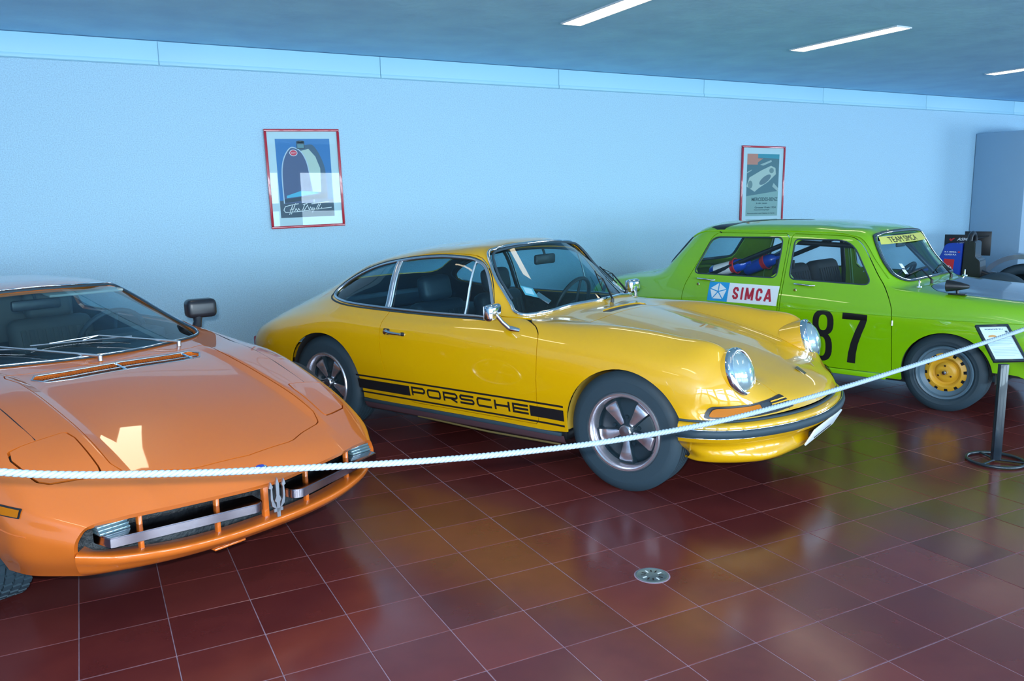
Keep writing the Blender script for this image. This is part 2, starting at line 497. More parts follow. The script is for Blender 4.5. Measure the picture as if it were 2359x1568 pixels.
# ------------------------------------------------------------------ room
def build_room():
    fx0, fx1, fy0, fy1 = X_LEFT, X_RIGHT, Y_BACK, Y_WALL
    fl = MB().box(((fx0 + fx1) / 2, (fy0 + fy1) / 2, -0.0515), (fx1 - fx0, fy1 - fy0, 0.1)).obj('floor', M_grout, smooth=0)
    struct(fl)
    # tiles: the nearest ones in view are parts of their own, the rest is one mesh
    def pr(x, y, z=0.0):
        v = Vector((x, y, z - 1.48)); d = v.dot(_F)
        if d < 0.2: return None
        return 1179.5 + 1889.66 * v.dot(_R) / d, 784 - 1889.66 * v.dot(_U) / d, d
    cells = []
    i0, i1 = math.floor((fx0 - GX) / GS), math.ceil((fx1 - GX) / GS)
    j0, j1 = math.floor((fy0 - GY) / GS), math.ceil((fy1 - GY) / GS)
    for i in range(i0, i1):
        for j in range(j0, j1):
            x0, y0 = GX + i * GS, GY + j * GS
            p = pr(x0 + GS / 2, y0 + GS / 2)
            vis = p is not None and -60 < p[0] < 2420 and 820 < p[1] < 1620
            if vis:  # under the cars nothing shows
                for (cx_, cy_, an, l0, l1, hw) in CARS_FOOT:
                    dx, dy = x0 + GS/2 - cx_, y0 + GS/2 - cy_
                    lx = dx * math.cos(an) + dy * math.sin(an); ly = -dx * math.sin(an) + dy * math.cos(an)
                    if l0 < lx < l1 and abs(ly) < hw: vis = False
            cells.append((0 if vis else 1, p[2] if p else 99, i, j))
    cells.sort()
    g = 0.0015
    b = bmesh.new(); bmesh.ops.create_cube(b, size=1)
    for v in b.verts: v.co = Vector((v.co.x * (GS - 2 * g), v.co.y * (GS - 2 * g), v.co.z * 0.008 - 0.004))
    top = [e for e in b.edges if all(v.co.z > -0.001 for v in e.verts)]
    bmesh.ops.bevel(b, geom=top, offset=0.0012, segments=1, affect='EDGES')
    me = bpy.data.meshes.new('tile'); b.to_mesh(me); b.free(); me.materials.append(M_tile)
    rest_v, rest_f = [], []
    tv = [v.co.copy() for v in me.vertices]; tf = [tuple(p.vertices) for p in me.polygons]
    for k, (vis, d, i, j) in enumerate(cells):
        c = Vector((GX + (i + .5) * GS, GY + (j + .5) * GS, random.uniform(-0.0002, 0.0002)))
        rx, ry = random.gauss(0, 0.0009), random.gauss(0, 0.0009)
        if k < 299 and vis == 0:
            o = link('tile', me, fl, c); o.rotation_euler = (rx, ry, random.gauss(0, 0.001))
        else:
            if c.x - GS/2 < fx0 - .3 or c.x + GS/2 > fx1 + .3: continue
            n = len(rest_v)
            for v in tv: rest_v.append((min(max(c.x + v.x, fx0 + .001), fx1 - .001), min(max(c.y + v.y, fy0 + .001), fy1 - .001), c.z + v.z + v.x * -ry + v.y * rx))
            rest_f += [tuple(q + n for q in f) for f in tf]
    m2 = bpy.data.meshes.new('far_tiles'); m2.from_pydata(rest_v, [], rest_f); m2.materials.append(M_tile)
    o = link('far_tiles', m2, fl); o['kind'] = 'stuff'
    # wall with posters
    struct(MB().box(((fx0 + fx1) / 2, fy1 + 0.1, CEIL / 2), (fx1 - fx0, 0.2, CEIL + 0.2)).obj('wall_back', M_wall, smooth=0))
    # cornice band: long boards with joints
    cz0, cz1 = 2.575, 2.757
    cor = MB().box(((fx0 + fx1) / 2, fy1 - 0.012, (cz0 + cz1) / 2), (fx1 - fx0, 0.024, cz1 - cz0)).obj('trim_1', M_cornice, smooth=0); struct(cor)
    x = fx0; jo = [0.66, 2.46, 4.28, 6.1, 7.9, 9.75, 11.6, 13.4]
    for a, bb in zip([fx0] + jo, jo + [fx1]):
        mb = MB()
        mb.box(((a + bb) / 2, fy1 - 0.030, (cz0 + cz1) / 2), (bb - a - 0.005, 0.014, cz1 - cz0 - 0.004), 0.002)
        mb.box(((a + bb) / 2, fy1 - 0.034, cz0 + 0.018), (bb - a - 0.005, 0.018, 0.03), 0.003)
        mb.obj('board', M_cornice, cor, smooth=30)
    struct(MB().box(((fx0 + fx1) / 2, (fy0 + fy1) / 2, CEIL + 0.05), (fx1 - fx0, fy1 - fy0, 0.1)).obj('ceiling', M_ceil, smooth=0))
    struct(MB().box((fx0 - 0.1, (fy0 + fy1) / 2, CEIL / 2), (0.2, fy1 - fy0, CEIL + 0.2)).obj('wall_left', M_wall, smooth=0))
    # wall behind the camera and right-hand wall, with window openings and blinds
    m = MB(); t = 0.2; yb = fy0 - t / 2
    xs = [fx0] + [q for w_ in BACK_WINDOWS for q in w_] + [fx1]
    for k in range(0, len(xs), 2): m.box(((xs[k] + xs[k+1]) / 2, yb, CEIL / 2), (xs[k+1] - xs[k], t, CEIL + .2))
    for a, bb in BACK_WINDOWS:
        m.box(((a + bb) / 2, yb, .105), (bb - a, t, .41)); m.box(((a + bb) / 2, yb, 1.455), (bb - a, t, .09)); m.box(((a + bb) / 2, yb, (WIN_Z1 + CEIL + .1) / 2), (bb - a, t, CEIL + .1 - WIN_Z1))
    struct(m.obj('wall_front', mat('front_wall_paint', (0.30, 0.40, 0.50), 0.8), smooth=0))
    M_slat = mat('blind_slat', (0.75, 0.8, 0.85), 0.5)
    for n, (a, bb) in enumerate(BACK_WINDOWS):
        fr = MB()
        for zz in (WIN_Z0 + .02, WIN_Z1 - .02): fr.box(((a + bb) / 2, fy0 - .06, zz), (bb - a, .05, .04))
        for xx in (a + .02, bb - .02, (a + bb) / 2): fr.box((xx, fy0 - .06, (WIN_Z0 + WIN_Z1) / 2), (.04, .05, WIN_Z1 - WIN_Z0 - .08))
        for zz in (.33, 1.39): fr.box(((a + bb) / 2, fy0 - .06, zz), (bb - a, .05, .04))
        for xx in (a + .02, bb - .02, (a + bb) / 2): fr.box((xx, fy0 - .06, .86), (.04, .05, 1.02))
        wf = struct(fr.obj('window_%d' % (n + 1), M_slat, smooth=0))
        sl = MB(); z = WIN_Z1 - .06
        while z > WIN_Z0 + .04:
            sl.box(((a + bb) / 2, fy0 - .02, z), (bb - a - .04, .022, .002)); z -= 0.045
        sl.obj('blind', M_slat, wf, smooth=0)
    m = MB(); xr = fx1 + .1
    m.box((xr, (fy0 + .1) / 2, CEIL / 2), (.2, .1 - fy0, CEIL + .2)); m.box((xr, (3.1 + fy1) / 2, CEIL / 2), (.2, fy1 - 3.1, CEIL + .2))
    m.box((xr, 1.6, .45), (.2, 3.0, .9)); m.box((xr, 1.6, (2.2 + CEIL + .1) / 2), (.2, 3.0, CEIL + .1 - 2.2))
    struct(m.obj('wall_right', M_wall, smooth=0))
    # square pillar box standing against the wall at the right
    pm = mat('pillar_paint', (0.28, 0.42, 0.56), 0.6)
    p = MB().box((11.45, 6.84, 1.15), (1.18, 0.70, 2.30), 0.006).obj('pillar', pm, smooth=30)
    tag(p, 'grey blue boxed pillar against the wall at the far right, behind the silver racing car', 'pillar')
    # baseboard
    struct(MB().box(((fx0 + 10.8) / 2, fy1 - .008, .05), (10.8 - fx0, .016, .1), .003).obj('baseboard_back', M_grout, smooth=0))
    # ceiling light strips
    em = mat('strip_light_diffuser', (1, .95, .85), 0.5, emit=(1.0, 0.86, 0.62), emit_s=7.0)
    fm_ = mat('strip_light_housing', (.6, .65, .7), .4)
    spots = [(3.31, 4.30, 'ceiling strip light nearest the camera, cut by the top edge of the photo'),
             (5.71, 4.43, 'ceiling strip light in the middle, above the green saloon'),
             (8.78, 4.65, 'ceiling strip light farthest right, cut by the edge of the photo'),
             (0.45, 4.42, 'ceiling strip light above the orange sports car'),
             (-1.49, 1.25, 'added unseen ceiling strip light left of the rope, before the orange car'),  # from here on the row is added, out of view, as extra light sources
             (0.91, 1.25, 'added unseen ceiling strip light over the rope and the orange bonnet'),
             (3.31, 1.25, 'added unseen ceiling strip light over the visitor aisle before the yellow coupe'),
             (5.71, 1.25, 'added unseen ceiling strip light over the visitor aisle before the green saloon')]
    for x, y, lab in spots:
        t = thing('ceiling_light', lab, 'light', (x, y, CEIL), 0, 'ceiling strip lights')
        MB().box((0, 0.53, -0.003), (0.155, 1.06, 0.006)).obj('diffuser', em, t, smooth=0)
        f = MB()
        for sx in (-1, 1): f.box((sx * 0.0815, 0.53, -0.005), (0.008, 1.076, 0.010))
        for yy in (-.004, 1.064): f.box((0, yy, -0.005), (0.155, 0.008, 0.010))
        f.obj('frame', fm_, t, smooth=0)

# pixel-free footprints of the cars (x, y, heading, rear, front, half width), to pick which tiles show
CARS_FOOT = [(3.03, 3.667, math.radians(-63.6), -3.1, 0.3, 0.6), (5.845, 3.773, math.radians(-71), -3.0, 0.4, 0.6), (0.179, 3.933, math.radians(-66), -3.0, 0.6, 0.6)]
build_room()

# ------------------------------------------------------------------ shared car pieces
def wheel_tyre(R, W, rr, tread=0.0):
    """tyre turned about the y axis, outer face towards -y"""
    h = W / 2
    prof = [(rr, h * .80), (rr + .012, h * .92), (rr + (R - rr) * .45, h * 1.02), (R - .035, h * .97), (R - .012, h * .86), (R, h * .70)]
    for g in (.42, .14, -.14, -.42):
        prof += [(R, h * (g + .05)), (R - .006, h * (g + .035)), (R - .006, h * (g - .035)), (R, h * (g - .05))]
    prof += [(R, -h * .70), (R - .012, -h * .86), (R - .035, -h * .97), (R - .050, -h * 1.0), (R - .054, -h * 1.005), (R - .058, -h * 1.0),
             (rr + (R - rr) * .45, -h * 1.02), (rr + .022, -h * .96), (rr + .018, -h * .965), (rr + .012, -h * .92), (rr, -h * .80)]
    b = MB().lathe(prof, 72, 'y')
    return b
def fuchs_wheel(parent, loc, R=.315, W=.195, rr=.195, name='wheel'):
    # alloy wheel: bright rim and petals, black ground
    m = MB(); y0 = -W * .40
    m.lathe([(rr + .012, y0 - .012), (rr + .006, y0 - .022), (rr - .004, y0 - .022), (rr - .014, y0 - .010), (rr - .020, y0 + .03), (rr - .024, y0 + .05)], 72, 'y')
    for k in range(5):
        a = math.radians(-90 + 72 * k)
        ca, sa = math.cos(a), math.sin(a)
        n0 = 5
        prof = [(.040, .018), (.070, .021), (.110, .031), (.150, .042), (.162, .040)]
        vs = []
        for (r, hw) in prof:
            y = y0 + .010 + .030 * (1 - ((r - .04) / .12)) * .4 + (.012 if r > .15 else 0)
            for q, (s_, dy) in enumerate(((-1, .03), (-.86, .002), (0, -.004), (.86, .002), (1, .03))):
                vs.append((r * ca - s_ * hw * sa, y + dy, r * sa + s_ * hw * ca))
        fs = [(i * 5 + q, i * 5 + q + 1, (i + 1) * 5 + q + 1, (i + 1) * 5 + q) for i in range(4) for q in range(4)]
        n = len(vs)
        vs += [(v[0], v[1] + .035, v[2]) for v in vs[-5:]]
        fs += [(20 + q, 21 + q, n + q + 1, n + q) for q in range(4)]
        m.add(vs, fs)
    o = m.obj(name, M_rim, parent, smooth=50, loc=loc, label='polished five-petal alloy wheel with black ground')
    wheel_tyre(R, W, rr).obj('tyre', M_rubber, o, smooth=35)
    d = MB()
    d.lathe([(rr - .012, y0 + .012), (rr - .026, y0 + .05), (.168, y0 + .055), (.14, y0 + .040), (.06, y0 + .032), (.03, y0 + .02), (0.001, y0 + .02)], 60, 'y')
    for k in range(5):   # black webs that carry the petals
        a = math.radians(-90 + 72 * k); ca, sa = math.cos(a), math.sin(a)
        vs = []
        for r, hw in ((.03, .026), (.11, .038), (.172, .052)):
            for s_, dy in ((-1, .05), (-.8, .022), (.8, .022), (1, .05)): vs.append((r * ca - s_ * hw * sa, y0 + dy, r * sa + s_ * hw * ca))
        d.add(vs, [(i * 4 + q, i * 4 + q + 1, (i + 1) * 4 + q + 1, (i + 1) * 4 + q) for i in range(2) for q in range(3)])
        a += math.radians(36)
        d.lathe([(.001, -.014), (.010, -.014), (.011, 0)], 6, 'y', M=Matrix.Translation((.073 * math.cos(a), y0 + .030, .073 * math.sin(a))))
    d.obj('wheel_ground', M_rimblack, o, smooth=35)
    MB().lathe([(.001, y0 - .006), (.028, y0 - .004), (.033, y0 + .002), (.033, y0 + .03)], 32, 'y').obj('hub_cap', M_alu, o, smooth=35)
    return o
def tube_on(pts, r, name, m, parent, closed=True, n=8, flat=None, label=None):
    return MB().tube([p for p in pts if p is not None], r, n, closed, flat).obj(name, m, parent, smooth=60, label=label)
def gap_split(S, d, gap):
    """cut out a panel, leaving a dark joint of width 2*gap around it"""
    inner, rest = clip(S, d + gap)
    strip, outer = clip(rest, d[:len(S.V)] * 0 if False else None) if False else (None, rest)
    return inner, rest
def cut_panel(S, fieldfn, gap=0.0022):
    inner, _ = clip(S, fieldfn(S) + gap)
    _, outer = clip(S, fieldfn(S) - gap)
    return inner, outer
def wiper(m, piv, elbow, tip_a, tip_b, up=(0, 0, 1)):
    m.tube([piv, Vector(piv) + Vector((0, 0, .025))], .011, 8)
    m.tube([Vector(piv) + Vector((0, 0, .022)), elbow], [.007, .0035], 6)
    m.tube([tip_a, Vector(tip_a).lerp(Vector(tip_b), .5), tip_b], .004, 6)
    a, b = Vector(tip_a), Vector(tip_b); e = Vector(elbow)
    for t in (.18, .5, .82):
        m.tube([e, a.lerp(b, t) + Vector((0, 0, .004))], .0022, 5)
def seat(parent, x, y, z, mm, col_label=None, head=True):
    s = MB().box((x, y, z), (.50, .50, .16), .05, seg=3).obj('seat', mm, parent, smooth=50)
    T = Matrix.Translation((x - .26, y, z + .30)) @ Matrix.Rotation(math.radians(-16), 4, 'Y')
    b = MB().box((0, 0, 0), (.13, .48, .60), .055, M=T, seg=3)
    for k in range(9): b.box((.066, -.18 + k * .045, -.02), (.008, .030, .48), .003, M=T)
    b.obj('backrest', mm, parent, smooth=50)
    if head:
        T2 = Matrix.Translation((x - .345, y, z + .67)) @ Matrix.Rotation(math.radians(-12), 4, 'Y')
        h = MB().box((0, 0, 0), (.10, .27, .17), .045, M=T2, seg=3)
        h.obj('headrest', mm, parent, smooth=50)
def steering_wheel(parent, loc, r=.19, tilt=25, mm=None):
    M = look((-math.cos(math.radians(tilt)), 0, math.sin(math.radians(tilt))), loc=loc)
    m = MB()
    m.tube([M @ Vector((r * math.cos(t), r * math.sin(t), 0)) for t in np.linspace(0, 2 * PI, 33)[:-1]], .013, 8, True)
    for a in (90, 210, 330):
        a = math.radians(a); m.tube([M @ Vector((0, 0, -.03)), M @ Vector((r * math.cos(a), r * math.sin(a), 0))], .009, 6)
    m.tube([M @ Vector((0, 0, .0)), M @ Vector((0, 0, -.25))], .03, 10)
    m.obj('steering_wheel', mm or M_vinyl, parent)
def arch_liner(parent, x, z, R, y0, y1, m, sgn):
    b = MB(); vs = []; n = 28
    for i in range(n + 1):
        a = math.radians(-6 + 192 * i / n)
        for y in (y0, y1): vs.append((x + R * math.cos(a), sgn * y, z + R * math.sin(a)))
    vs.append((x, sgn * y0, z))
    fs = [(2 * i, 2 * i + 1, 2 * i + 3, 2 * i + 2) for i in range(n)] + [(2 * i, 2 * i + 2, 2 * n + 2) for i in range(n)]
    b.add(vs, fs); return b.obj('wheel_well', m, parent, smooth=40)

# ------------------------------------------------------------------ yellow coupe
def yellow_coupe():
    T = thing('sports_car', 'yellow sports coupe with black side stripe lettering, parked between the orange and the green car', 'car', (3.03, 3.667, 0), math.radians(-63.6), 'cars parked along the wall')
    net = [
     # k0 sill .. k8 centre line
     [(.325,.79,.445),(.38,.782,.445),(.45,.757,.445),(.52,.718,.446),(.60,.64,.450),(.68,.51,.455),(.745,.36,.460),(.785,.20,.462),(.80,0,.463)],
     [(.315,.793,.462),(.37,.785,.475),(.44,.755,.482),(.51,.712,.486),(.585,.63,.492),(.66,.50,.498),(.722,.355,.503),(.758,.20,.506),(.772,0,.508)],
     [(.28,.798,.485),(.35,.79,.51),(.43,.763,.525),(.50,.722,.535),(.56,.652,.545),(.606,.545,.552),(.640,.385,.555),(.672,.20,.560),(.684,0,.563)],
     [(.24,.80,.50),(.32,.795,.54),(.40,.775,.58),(.455,.742,.61),(.505,.675,.650),(.535,.565,.665),(.535,.44,.612),(.535,.24,.616),(.535,0,.624)],
     [(.18,.80,.51),(.25,.80,.57),(.32,.785,.625),(.375,.752,.672),(.425,.690,.725),(.462,.580,.768),(.42,.44,.665),(.38,.23,.675),(.37,0,.684)],
     [(.05,.81,.45),(.10,.81,.56),(.15,.80,.64),(.18,.768,.71),(.20,.690,.770),(.21,.580,.812),(.18,.44,.728),(.16,.22,.735),(.15,0,.744)],
     [(-.12,.79,.32),(-.12,.80,.48),(-.12,.798,.62),(-.12,.772,.725),(-.12,.695,.800),(-.12,.580,.838),(-.12,.44,.782),(-.12,.22,.792),(-.12,0,.800)],
     [(-.45,.755,.26),(-.45,.785,.42),(-.45,.79,.60),(-.45,.768,.73),(-.45,.695,.808),(-.46,.585,.839),(-.43,.44,.832),(-.42,.22,.848),(-.41,0,.855)],
     [(-.72,.75,.26),(-.72,.782,.42),(-.72,.788,.60),(-.72,.768,.74),(-.72,.700,.822),(-.675,.605,.850),(-.63,.475,.873),(-.59,.25,.880),(-.55,0,.884)],
     [(-.92,.75,.26),(-.92,.782,.42),(-.92,.788,.60),(-.92,.768,.745),(-.92,.700,.832),(-.905,.622,.960),(-.885,.525,1.030),(-.80,.27,1.072),(-.77,0,1.082)],
     [(-1.10,.75,.26),(-1.10,.782,.42),(-1.10,.788,.60),(-1.10,.770,.75),(-1.12,.700,.835),(-1.12,.612,1.075),(-1.04,.510,1.175),(-1.01,.28,1.218),(-1.00,0,1.232)],
     [(-1.40,.75,.26),(-1.40,.782,.42),(-1.40,.788,.60),(-1.40,.772,.75),(-1.40,.700,.835),(-1.40,.620,1.055),(-1.40,.535,1.178),(-1.38,.30,1.228),(-1.37,0,1.243)],
     [(-1.75,.75,.26),(-1.75,.784,.42),(-1.75,.790,.60),(-1.75,.776,.75),(-1.75,.702,.838),(-1.75,.618,1.02),(-1.75,.53,1.135),(-1.75,.30,1.190),(-1.75,0,1.207)],
     [(-2.10,.75,.27),(-2.10,.79,.44),(-2.10,.80,.61),(-2.10,.785,.76),(-2.10,.705,.850),(-2.10,.60,.965),(-2.10,.50,1.055),(-2.10,.29,1.112),(-2.10,0,1.130)],
     [(-2.45,.75,.27),(-2.45,.795,.44),(-2.45,.812,.60),(-2.45,.79,.725),(-2.45,.70,.800),(-2.45,.58,.865),(-2.45,.45,.920),(-2.45,.27,.968),(-2.45,0,.985)],
     [(-2.80,.74,.30),(-2.80,.785,.45),(-2.80,.80,.57),(-2.80,.765,.665),(-2.80,.68,.710),(-2.80,.56,.748),(-2.80,.42,.785),(-2.80,.26,.812),(-2.80,0,.825)],
     [(-2.98,.70,.33),(-2.98,.73,.45),(-2.98,.738,.54),(-2.98,.70,.605),(-2.98,.62,.640),(-2.98,.52,.665),(-2.98,.41,.690),(-2.98,.26,.708),(-2.98,0,.716)],
     [(-3.00,.655,.36),(-3.02,.675,.46),(-3.03,.675,.52),(-3.04,.645,.56),(-3.06,.585,.585),(-3.085,.51,.60),(-3.11,.41,.61),(-3.13,.26,.618),(-3.14,0,.622)],
     [(-2.99,.65,.33),(-3.01,.668,.40),(-3.03,.668,.43),(-3.04,.635,.445),(-3.07,.58,.455),(-3.095,.51,.46),(-3.12,.41,.462),(-3.14,.26,.464),(-3.15,0,.465)],
    ]
    S = surface(net, 7, 6)
    full = S; P = Proj(full)
    # wheel arches
    def arch(S):
        d = np.full(len(S.V), 9.0)
        for cx_, cz, r in ((0.015, .315, .338), (-2.205, .325, .336)):
            dd = np.sqrt((S.V[:, 0] - cx_)**2 + (S.V[:, 2] - cz)**2 * np.where(S.V[:, 2] > cz, 1.0, .55)) - r
            d = np.minimum(d, dd)
        return np.where(np.abs(S.V[:, 1]) > .4, d, 1.0)
    _, S = clip(S, arch(S))
    # windscreen
    ws = [(0, .887), (.25, .882), (.38, .875), (.50, .864), (.580, .856), (.618, .855), (.628, .870), (.604, .915), (.576, .995), (.551, 1.075), (.522, 1.147), (.488, 1.188), (.43, 1.206), (.26, 1.222), (0, 1.230)]
    wsp = np.array([(y, z) for y, z in ws] + [(-y, z) for y, z in ws[-2:0:-1]])
    wsp = smooth_poly(wsp, True, 4)
    gl, S = clip(S, front_field(S, wsp, -1.2, -.3))
    panel(smooth_glass(gl), 'windscreen', M_glass, T, 0, -.004)
    ring = [P.front(y, z, .004, -.50) for y, z in wsp]
    tube_on(ring, .011, 'windscreen_trim', M_chrome, T, label='bright windscreen surround')
    rub = [P.front(y * .975, .888 + (z - .888) * .965 + .004, .004) for y, z in wsp if z > .93]
    k0 = max(range(len(rub)), key=lambda i: (rub[i] - rub[i - 1]).length); rub = rub[k0:] + rub[:k0]
    tube_on(rub, .008, 'windscreen_seal', M_rubber, T, closed=False)
    # rear window
    rw = round_poly([(-.50, .96), (.50, .96), (.42, 1.135), (-.42, 1.135)], .06)
    d = sd_poly(rw, S.V[:, 1], S.V[:, 2]); d = np.where(S.V[:, 0] < -1.85, d, np.maximum(d, .05))
    gl, S = clip(S, d); panel(gl, 'rear_window', M_glass_s, T, 0, -.004)
    # side windows: one opening each side, divided by bright pillars
    low = [(-2.215, .895), (-2.12, .868), (-1.95, .852), (-1.65, .842), (-1.30, .838), (-1.0, .840), (-.875, .846)]
    upp = [(-.905, .93), (-.962, 1.035), (-1.015, 1.11), (-1.07, 1.142), (-1.16, 1.158), (-1.38, 1.160), (-1.66, 1.132), (-1.90, 1.085), (-2.08, 1.018), (-2.20, .945)]
    win = smooth_poly(low + upp, True, 4)
    for sd in (-1, 1):
        gl, S = clip(S, side_field(S, win, sd))
        q, r = clip(gl, gl.V[:, 0] + 1.69); panel(q, 'rear_quarter_window', M_glass_s, T, 0, -.005)
        q2, q3 = clip(r, r.V[:, 0] + 1.06); panel(q2, 'side_window', M_glass_s, T, 0, -.005); panel(q3, 'vent_window', M_glass_s, T, 0, -.005)
        tube_on([P.side(x, z, sd, .002) for x, z in win], .0095, 'window_trim', M_alu, T)
        tube_on([P.side(-.9 + (x + .9) * 1.022, z + (-.013 if z < .9 else .010), sd, .0) for x, z in win], .006, 'window_seal', M_rubber, T)
        for xx, ww, nm in ((-1.69, .018, 'window_pillar'), (-1.062, .010, 'vent_pillar')):
            zz = np.linspace(.845, 1.125 if xx < -1.5 else 1.150, 9)
            m = MB().tube([P.side(xx - (zq - .84) * .05, zq, sd, .0) for zq in zz if P.side(xx - (zq - .84) * .05, zq, sd) is not None], ww, 8, flat=.5)
            if xx < -1.5: m.tube([P.side(xx + .028 - (zq - .84) * .05, zq, sd, .002) for zq in zz if P.side(xx + .028 - (zq - .84) * .05, zq, sd) is not None], .008, 8)
            m.obj(nm, M_alu, T, smooth=60)
    # doors
    door = smooth_poly([(-.508, .285), (-.505, .60), (-.512, .74), (-.545, .80), (-.62, .832), (-.72, .846), (-.862, .848)], False, 5).tolist() + \
           smooth_poly([(-.862, .848), (-.90, .95), (-.97, 1.075), (-1.04, 1.150), (-1.12, 1.178), (-1.38, 1.180), (-1.655, 1.152)], False, 4).tolist()[1:] + \
           smooth_poly([(-1.655, 1.152), (-1.665, 1.0), (-1.652, .86), (-1.672, .76), (-1.68, .66), (-1.665, .54), (-1.62, .42), (-1.545, .335), (-1.46, .290), (-1.36, .285)], False, 4).tolist()[1:]
    for sd in (-1, 1):
        q, S = cut_panel(S, lambda s: side_field(s, door, sd))
        panel(q, 'door', M_yellow, T, .015)
        # handle
        hx, hz = -1.615, .712
        c = P.side(hx, hz, sd, 0.0); c2 = P.side(hx + .13, hz - .006, sd, 0.0)
        m = MB().tube([c + Vector((0, sd * .012, .004)), c.lerp(c2, .35) + Vector((0, sd * .022, 0)), c2 + Vector((0, sd * .016, 0))], [.012, .010, .008], 10)
        m.lathe([(.001, -.024), (.014, -.022), (.017, -.004), (.017, 0.01)], 20, 'y', M=Matrix.Translation(c) @ (Matrix.Identity(4) if sd < 0 else Matrix.Rotation(PI, 4, 'Z')))
        h = m.obj('door_handle', M_chrome, T, smooth=50)
        MB().box(c + Vector((-.002, 0, 0)), (.05, .012, .040), .006).obj('handle_base', M_black, h)
        MB().box(c2, (.028, .012, .024), .005).obj('handle_base', M_black, h)
    # bonnet
    bon = smooth_poly([(.90, 0), (.90, .15), (.87, .33), (.76, .385), (.70, .400), (.56, .425), (.40, .430), (.20, .435), (-.12, .455), (-.34, .470), (-.368, .45), (-.362, .25), (-.352, 0)], False, 5)
    bon = np.concatenate([bon, bon[-2:0:-1] * np.array([1, -1])])
    q, S = cut_panel(S, lambda s: top_field(s, bon, .46), .002)
    # cowl slot
    slot = np.array([(-.335, -.30), (-.305, -.30), (-.275, .30), (-.335, .30)])
    slot = round_poly([(-.392, -.25), (-.382, 0), (-.392, .30), (-.448, .32), (-.440, 0), (-.440, -.20)], .01)
    panel(q, 'bonnet', M_yellow, T, .012)
    g1, S = clip(S, top_field(S, slot, .46)); panel(g1, 'cowl_vent', M_black, T, 0, -.008)
    # front lid emblem
    p = P.top(.655, 0, .003)
    MB().box((0, 0, 0), (.060, .042, .005), .002, M=look((.55, 0, .83), (0, 1, 0), p)).obj('badge', mat('badge_metal', (.25, .2, .12), .3, .8), T, label='small shield badge on the bonnet tip')
    # engine lid lip behind the rear window
    panel(S, 'body_shell', M_yellow, T, .009)
    # bumper rubber seam, bumper, chin spoiler
    edge = [(.325, .79), (.38, .782), (.45, .757), (.52, .718), (.60, .64), (.68, .51), (.745, .36), (.785, .20), (.80, 0)]
    def offs(pts, o, y=1.0):
        out = []
        for i, p in enumerate(pts):
            a = np.array(pts[max(0, i - 1)]); b = np.array(pts[min(len(pts) - 1, i + 1)]); d = b - a; n = np.array([-d[1], d[0]]) * -1
            if i == len(pts) - 1: n = np.array([1, 0])
            if i == 0: n = np.array([.25, 1.0])
            n = n / np.linalg.norm(n)
            if n[0] < 0 and i > 0: n = -n
            out.append((p[0] + n[0] * o, p[1] + n[1] * o if i < len(pts) - 1 else 0))
        return out
    def strip(levels, su=5, sv=4, sharp=()):
        # levels: list of (offset, z) or callable; rows run along the nose, stations go down
        net = []
        for o, z in levels:
            pts = offs(edge, o)
            net.append([(x, y, z + (0.0 if z > .3 else 0)) for x, y in pts])
        return surface(net, su, sv, True, sharp, flip=True)
    B = strip([(-.006, .436), (.010, .432), (.026, .424), (.030, .408), (.030, .392), (.022, .362), (.006, .338)], 4, 5)
    panel(B, 'front_bumper', M_yellow, T, .01)
    seam = strip([(-.012, .448), (.003, .446), (.006, .440), (.0, .434)], 3, 5)
    panel(seam, 'bumper_seal', M_rubber, T, 0)
    ed = offs(edge, .034)
    full_ed = [(x, -y) for x, y in ed] + [(x, y) for x, y in ed[-2::-1]]
    path = smooth_poly([p for p in full_ed if True], False, 5)
    m = MB(); vs = []; prof = [(-.006, .407), (.006, .409), (.014, .404), (.017, .388), (.013, .372), (.004, .366), (-.008, .366)]
    L = len(path)
    for i in range(L):
        a, b2 = path[max(0, i - 1)], path[min(L - 1, i + 1)]; d = b2 - a; n = np.array([d[1], -d[0]]); n = n / np.linalg.norm(n)
        for o, z in prof: vs.append((path[i][0] + n[0] * o, path[i][1] + n[1] * o, z))
    k = len(prof)
    m.add(vs, [(i * k + q, i * k + q + 1, (i + 1) * k + q + 1, (i + 1) * k + q) for i in range(L - 1) for q in range(k - 1)] + [tuple(range(k)), tuple((L - 1) * k + q for q in range(k))])
    rb = m.obj('bumper_rubber', M_rubber, T, smooth=50)
    m = MB()
    for zz, oo in ((.409, .010), (.367, .010)): m.tube([(p[0] + .001, p[1] * (1 + .012), zz) for p in path], .0022 if zz > .4 else .0012, 6)
    m.obj('bumper_trim', M_chrome, rb, smooth=60)
    # chin spoiler
    bot = [(.300, .66), (.36, .685), (.43, .675), (.505, .635), (.61, .54), (.66, .44), (.69, .32), (.71, .18), (.715, 0)]
    top = offs(edge, .004); top = [(min(x, 9), y) for x, y in top]
    mid = [(a[0] * .5 + b_[0] * .5, a[1] * .5 + b_[1] * .5) for a, b_ in zip(top, bot)]
    net = []
    for t, ox, z in ((0, .004, .345), (.12, .0, .332), (.35, -.006, .312), (.55, .002, .29), (.85, .030, .262), (1.0, .036, .240), (1.0, .020, .222), (1.15, -.02, .214)):
        net.append([(a[0] * (1 - t) + b_[0] * t + ox, (a[1] * (1 - t) + b_[1] * t) + (ox * .5 if i < 6 else 0) if i < 8 else 0, z) for i, (a, b_) in enumerate(zip(top, bot))])
    sp = surface(net, 4, 5, True, flip=True)
    panel(sp, 'chin_spoiler', M_yellow, T, .01)
    # licence plate edge on
    MB().box((0, 0, 0), (.010, .50, .10), .003, M=Matrix.Translation((.79, 0, .292)) @ Matrix.Rotation(math.radians(28), 4, 'Y')).obj('licence_plate', M_white, T)
    MB().box((.77, 0, .280), (.03, .30, .03)).obj('plate_bracket', M_black, T)
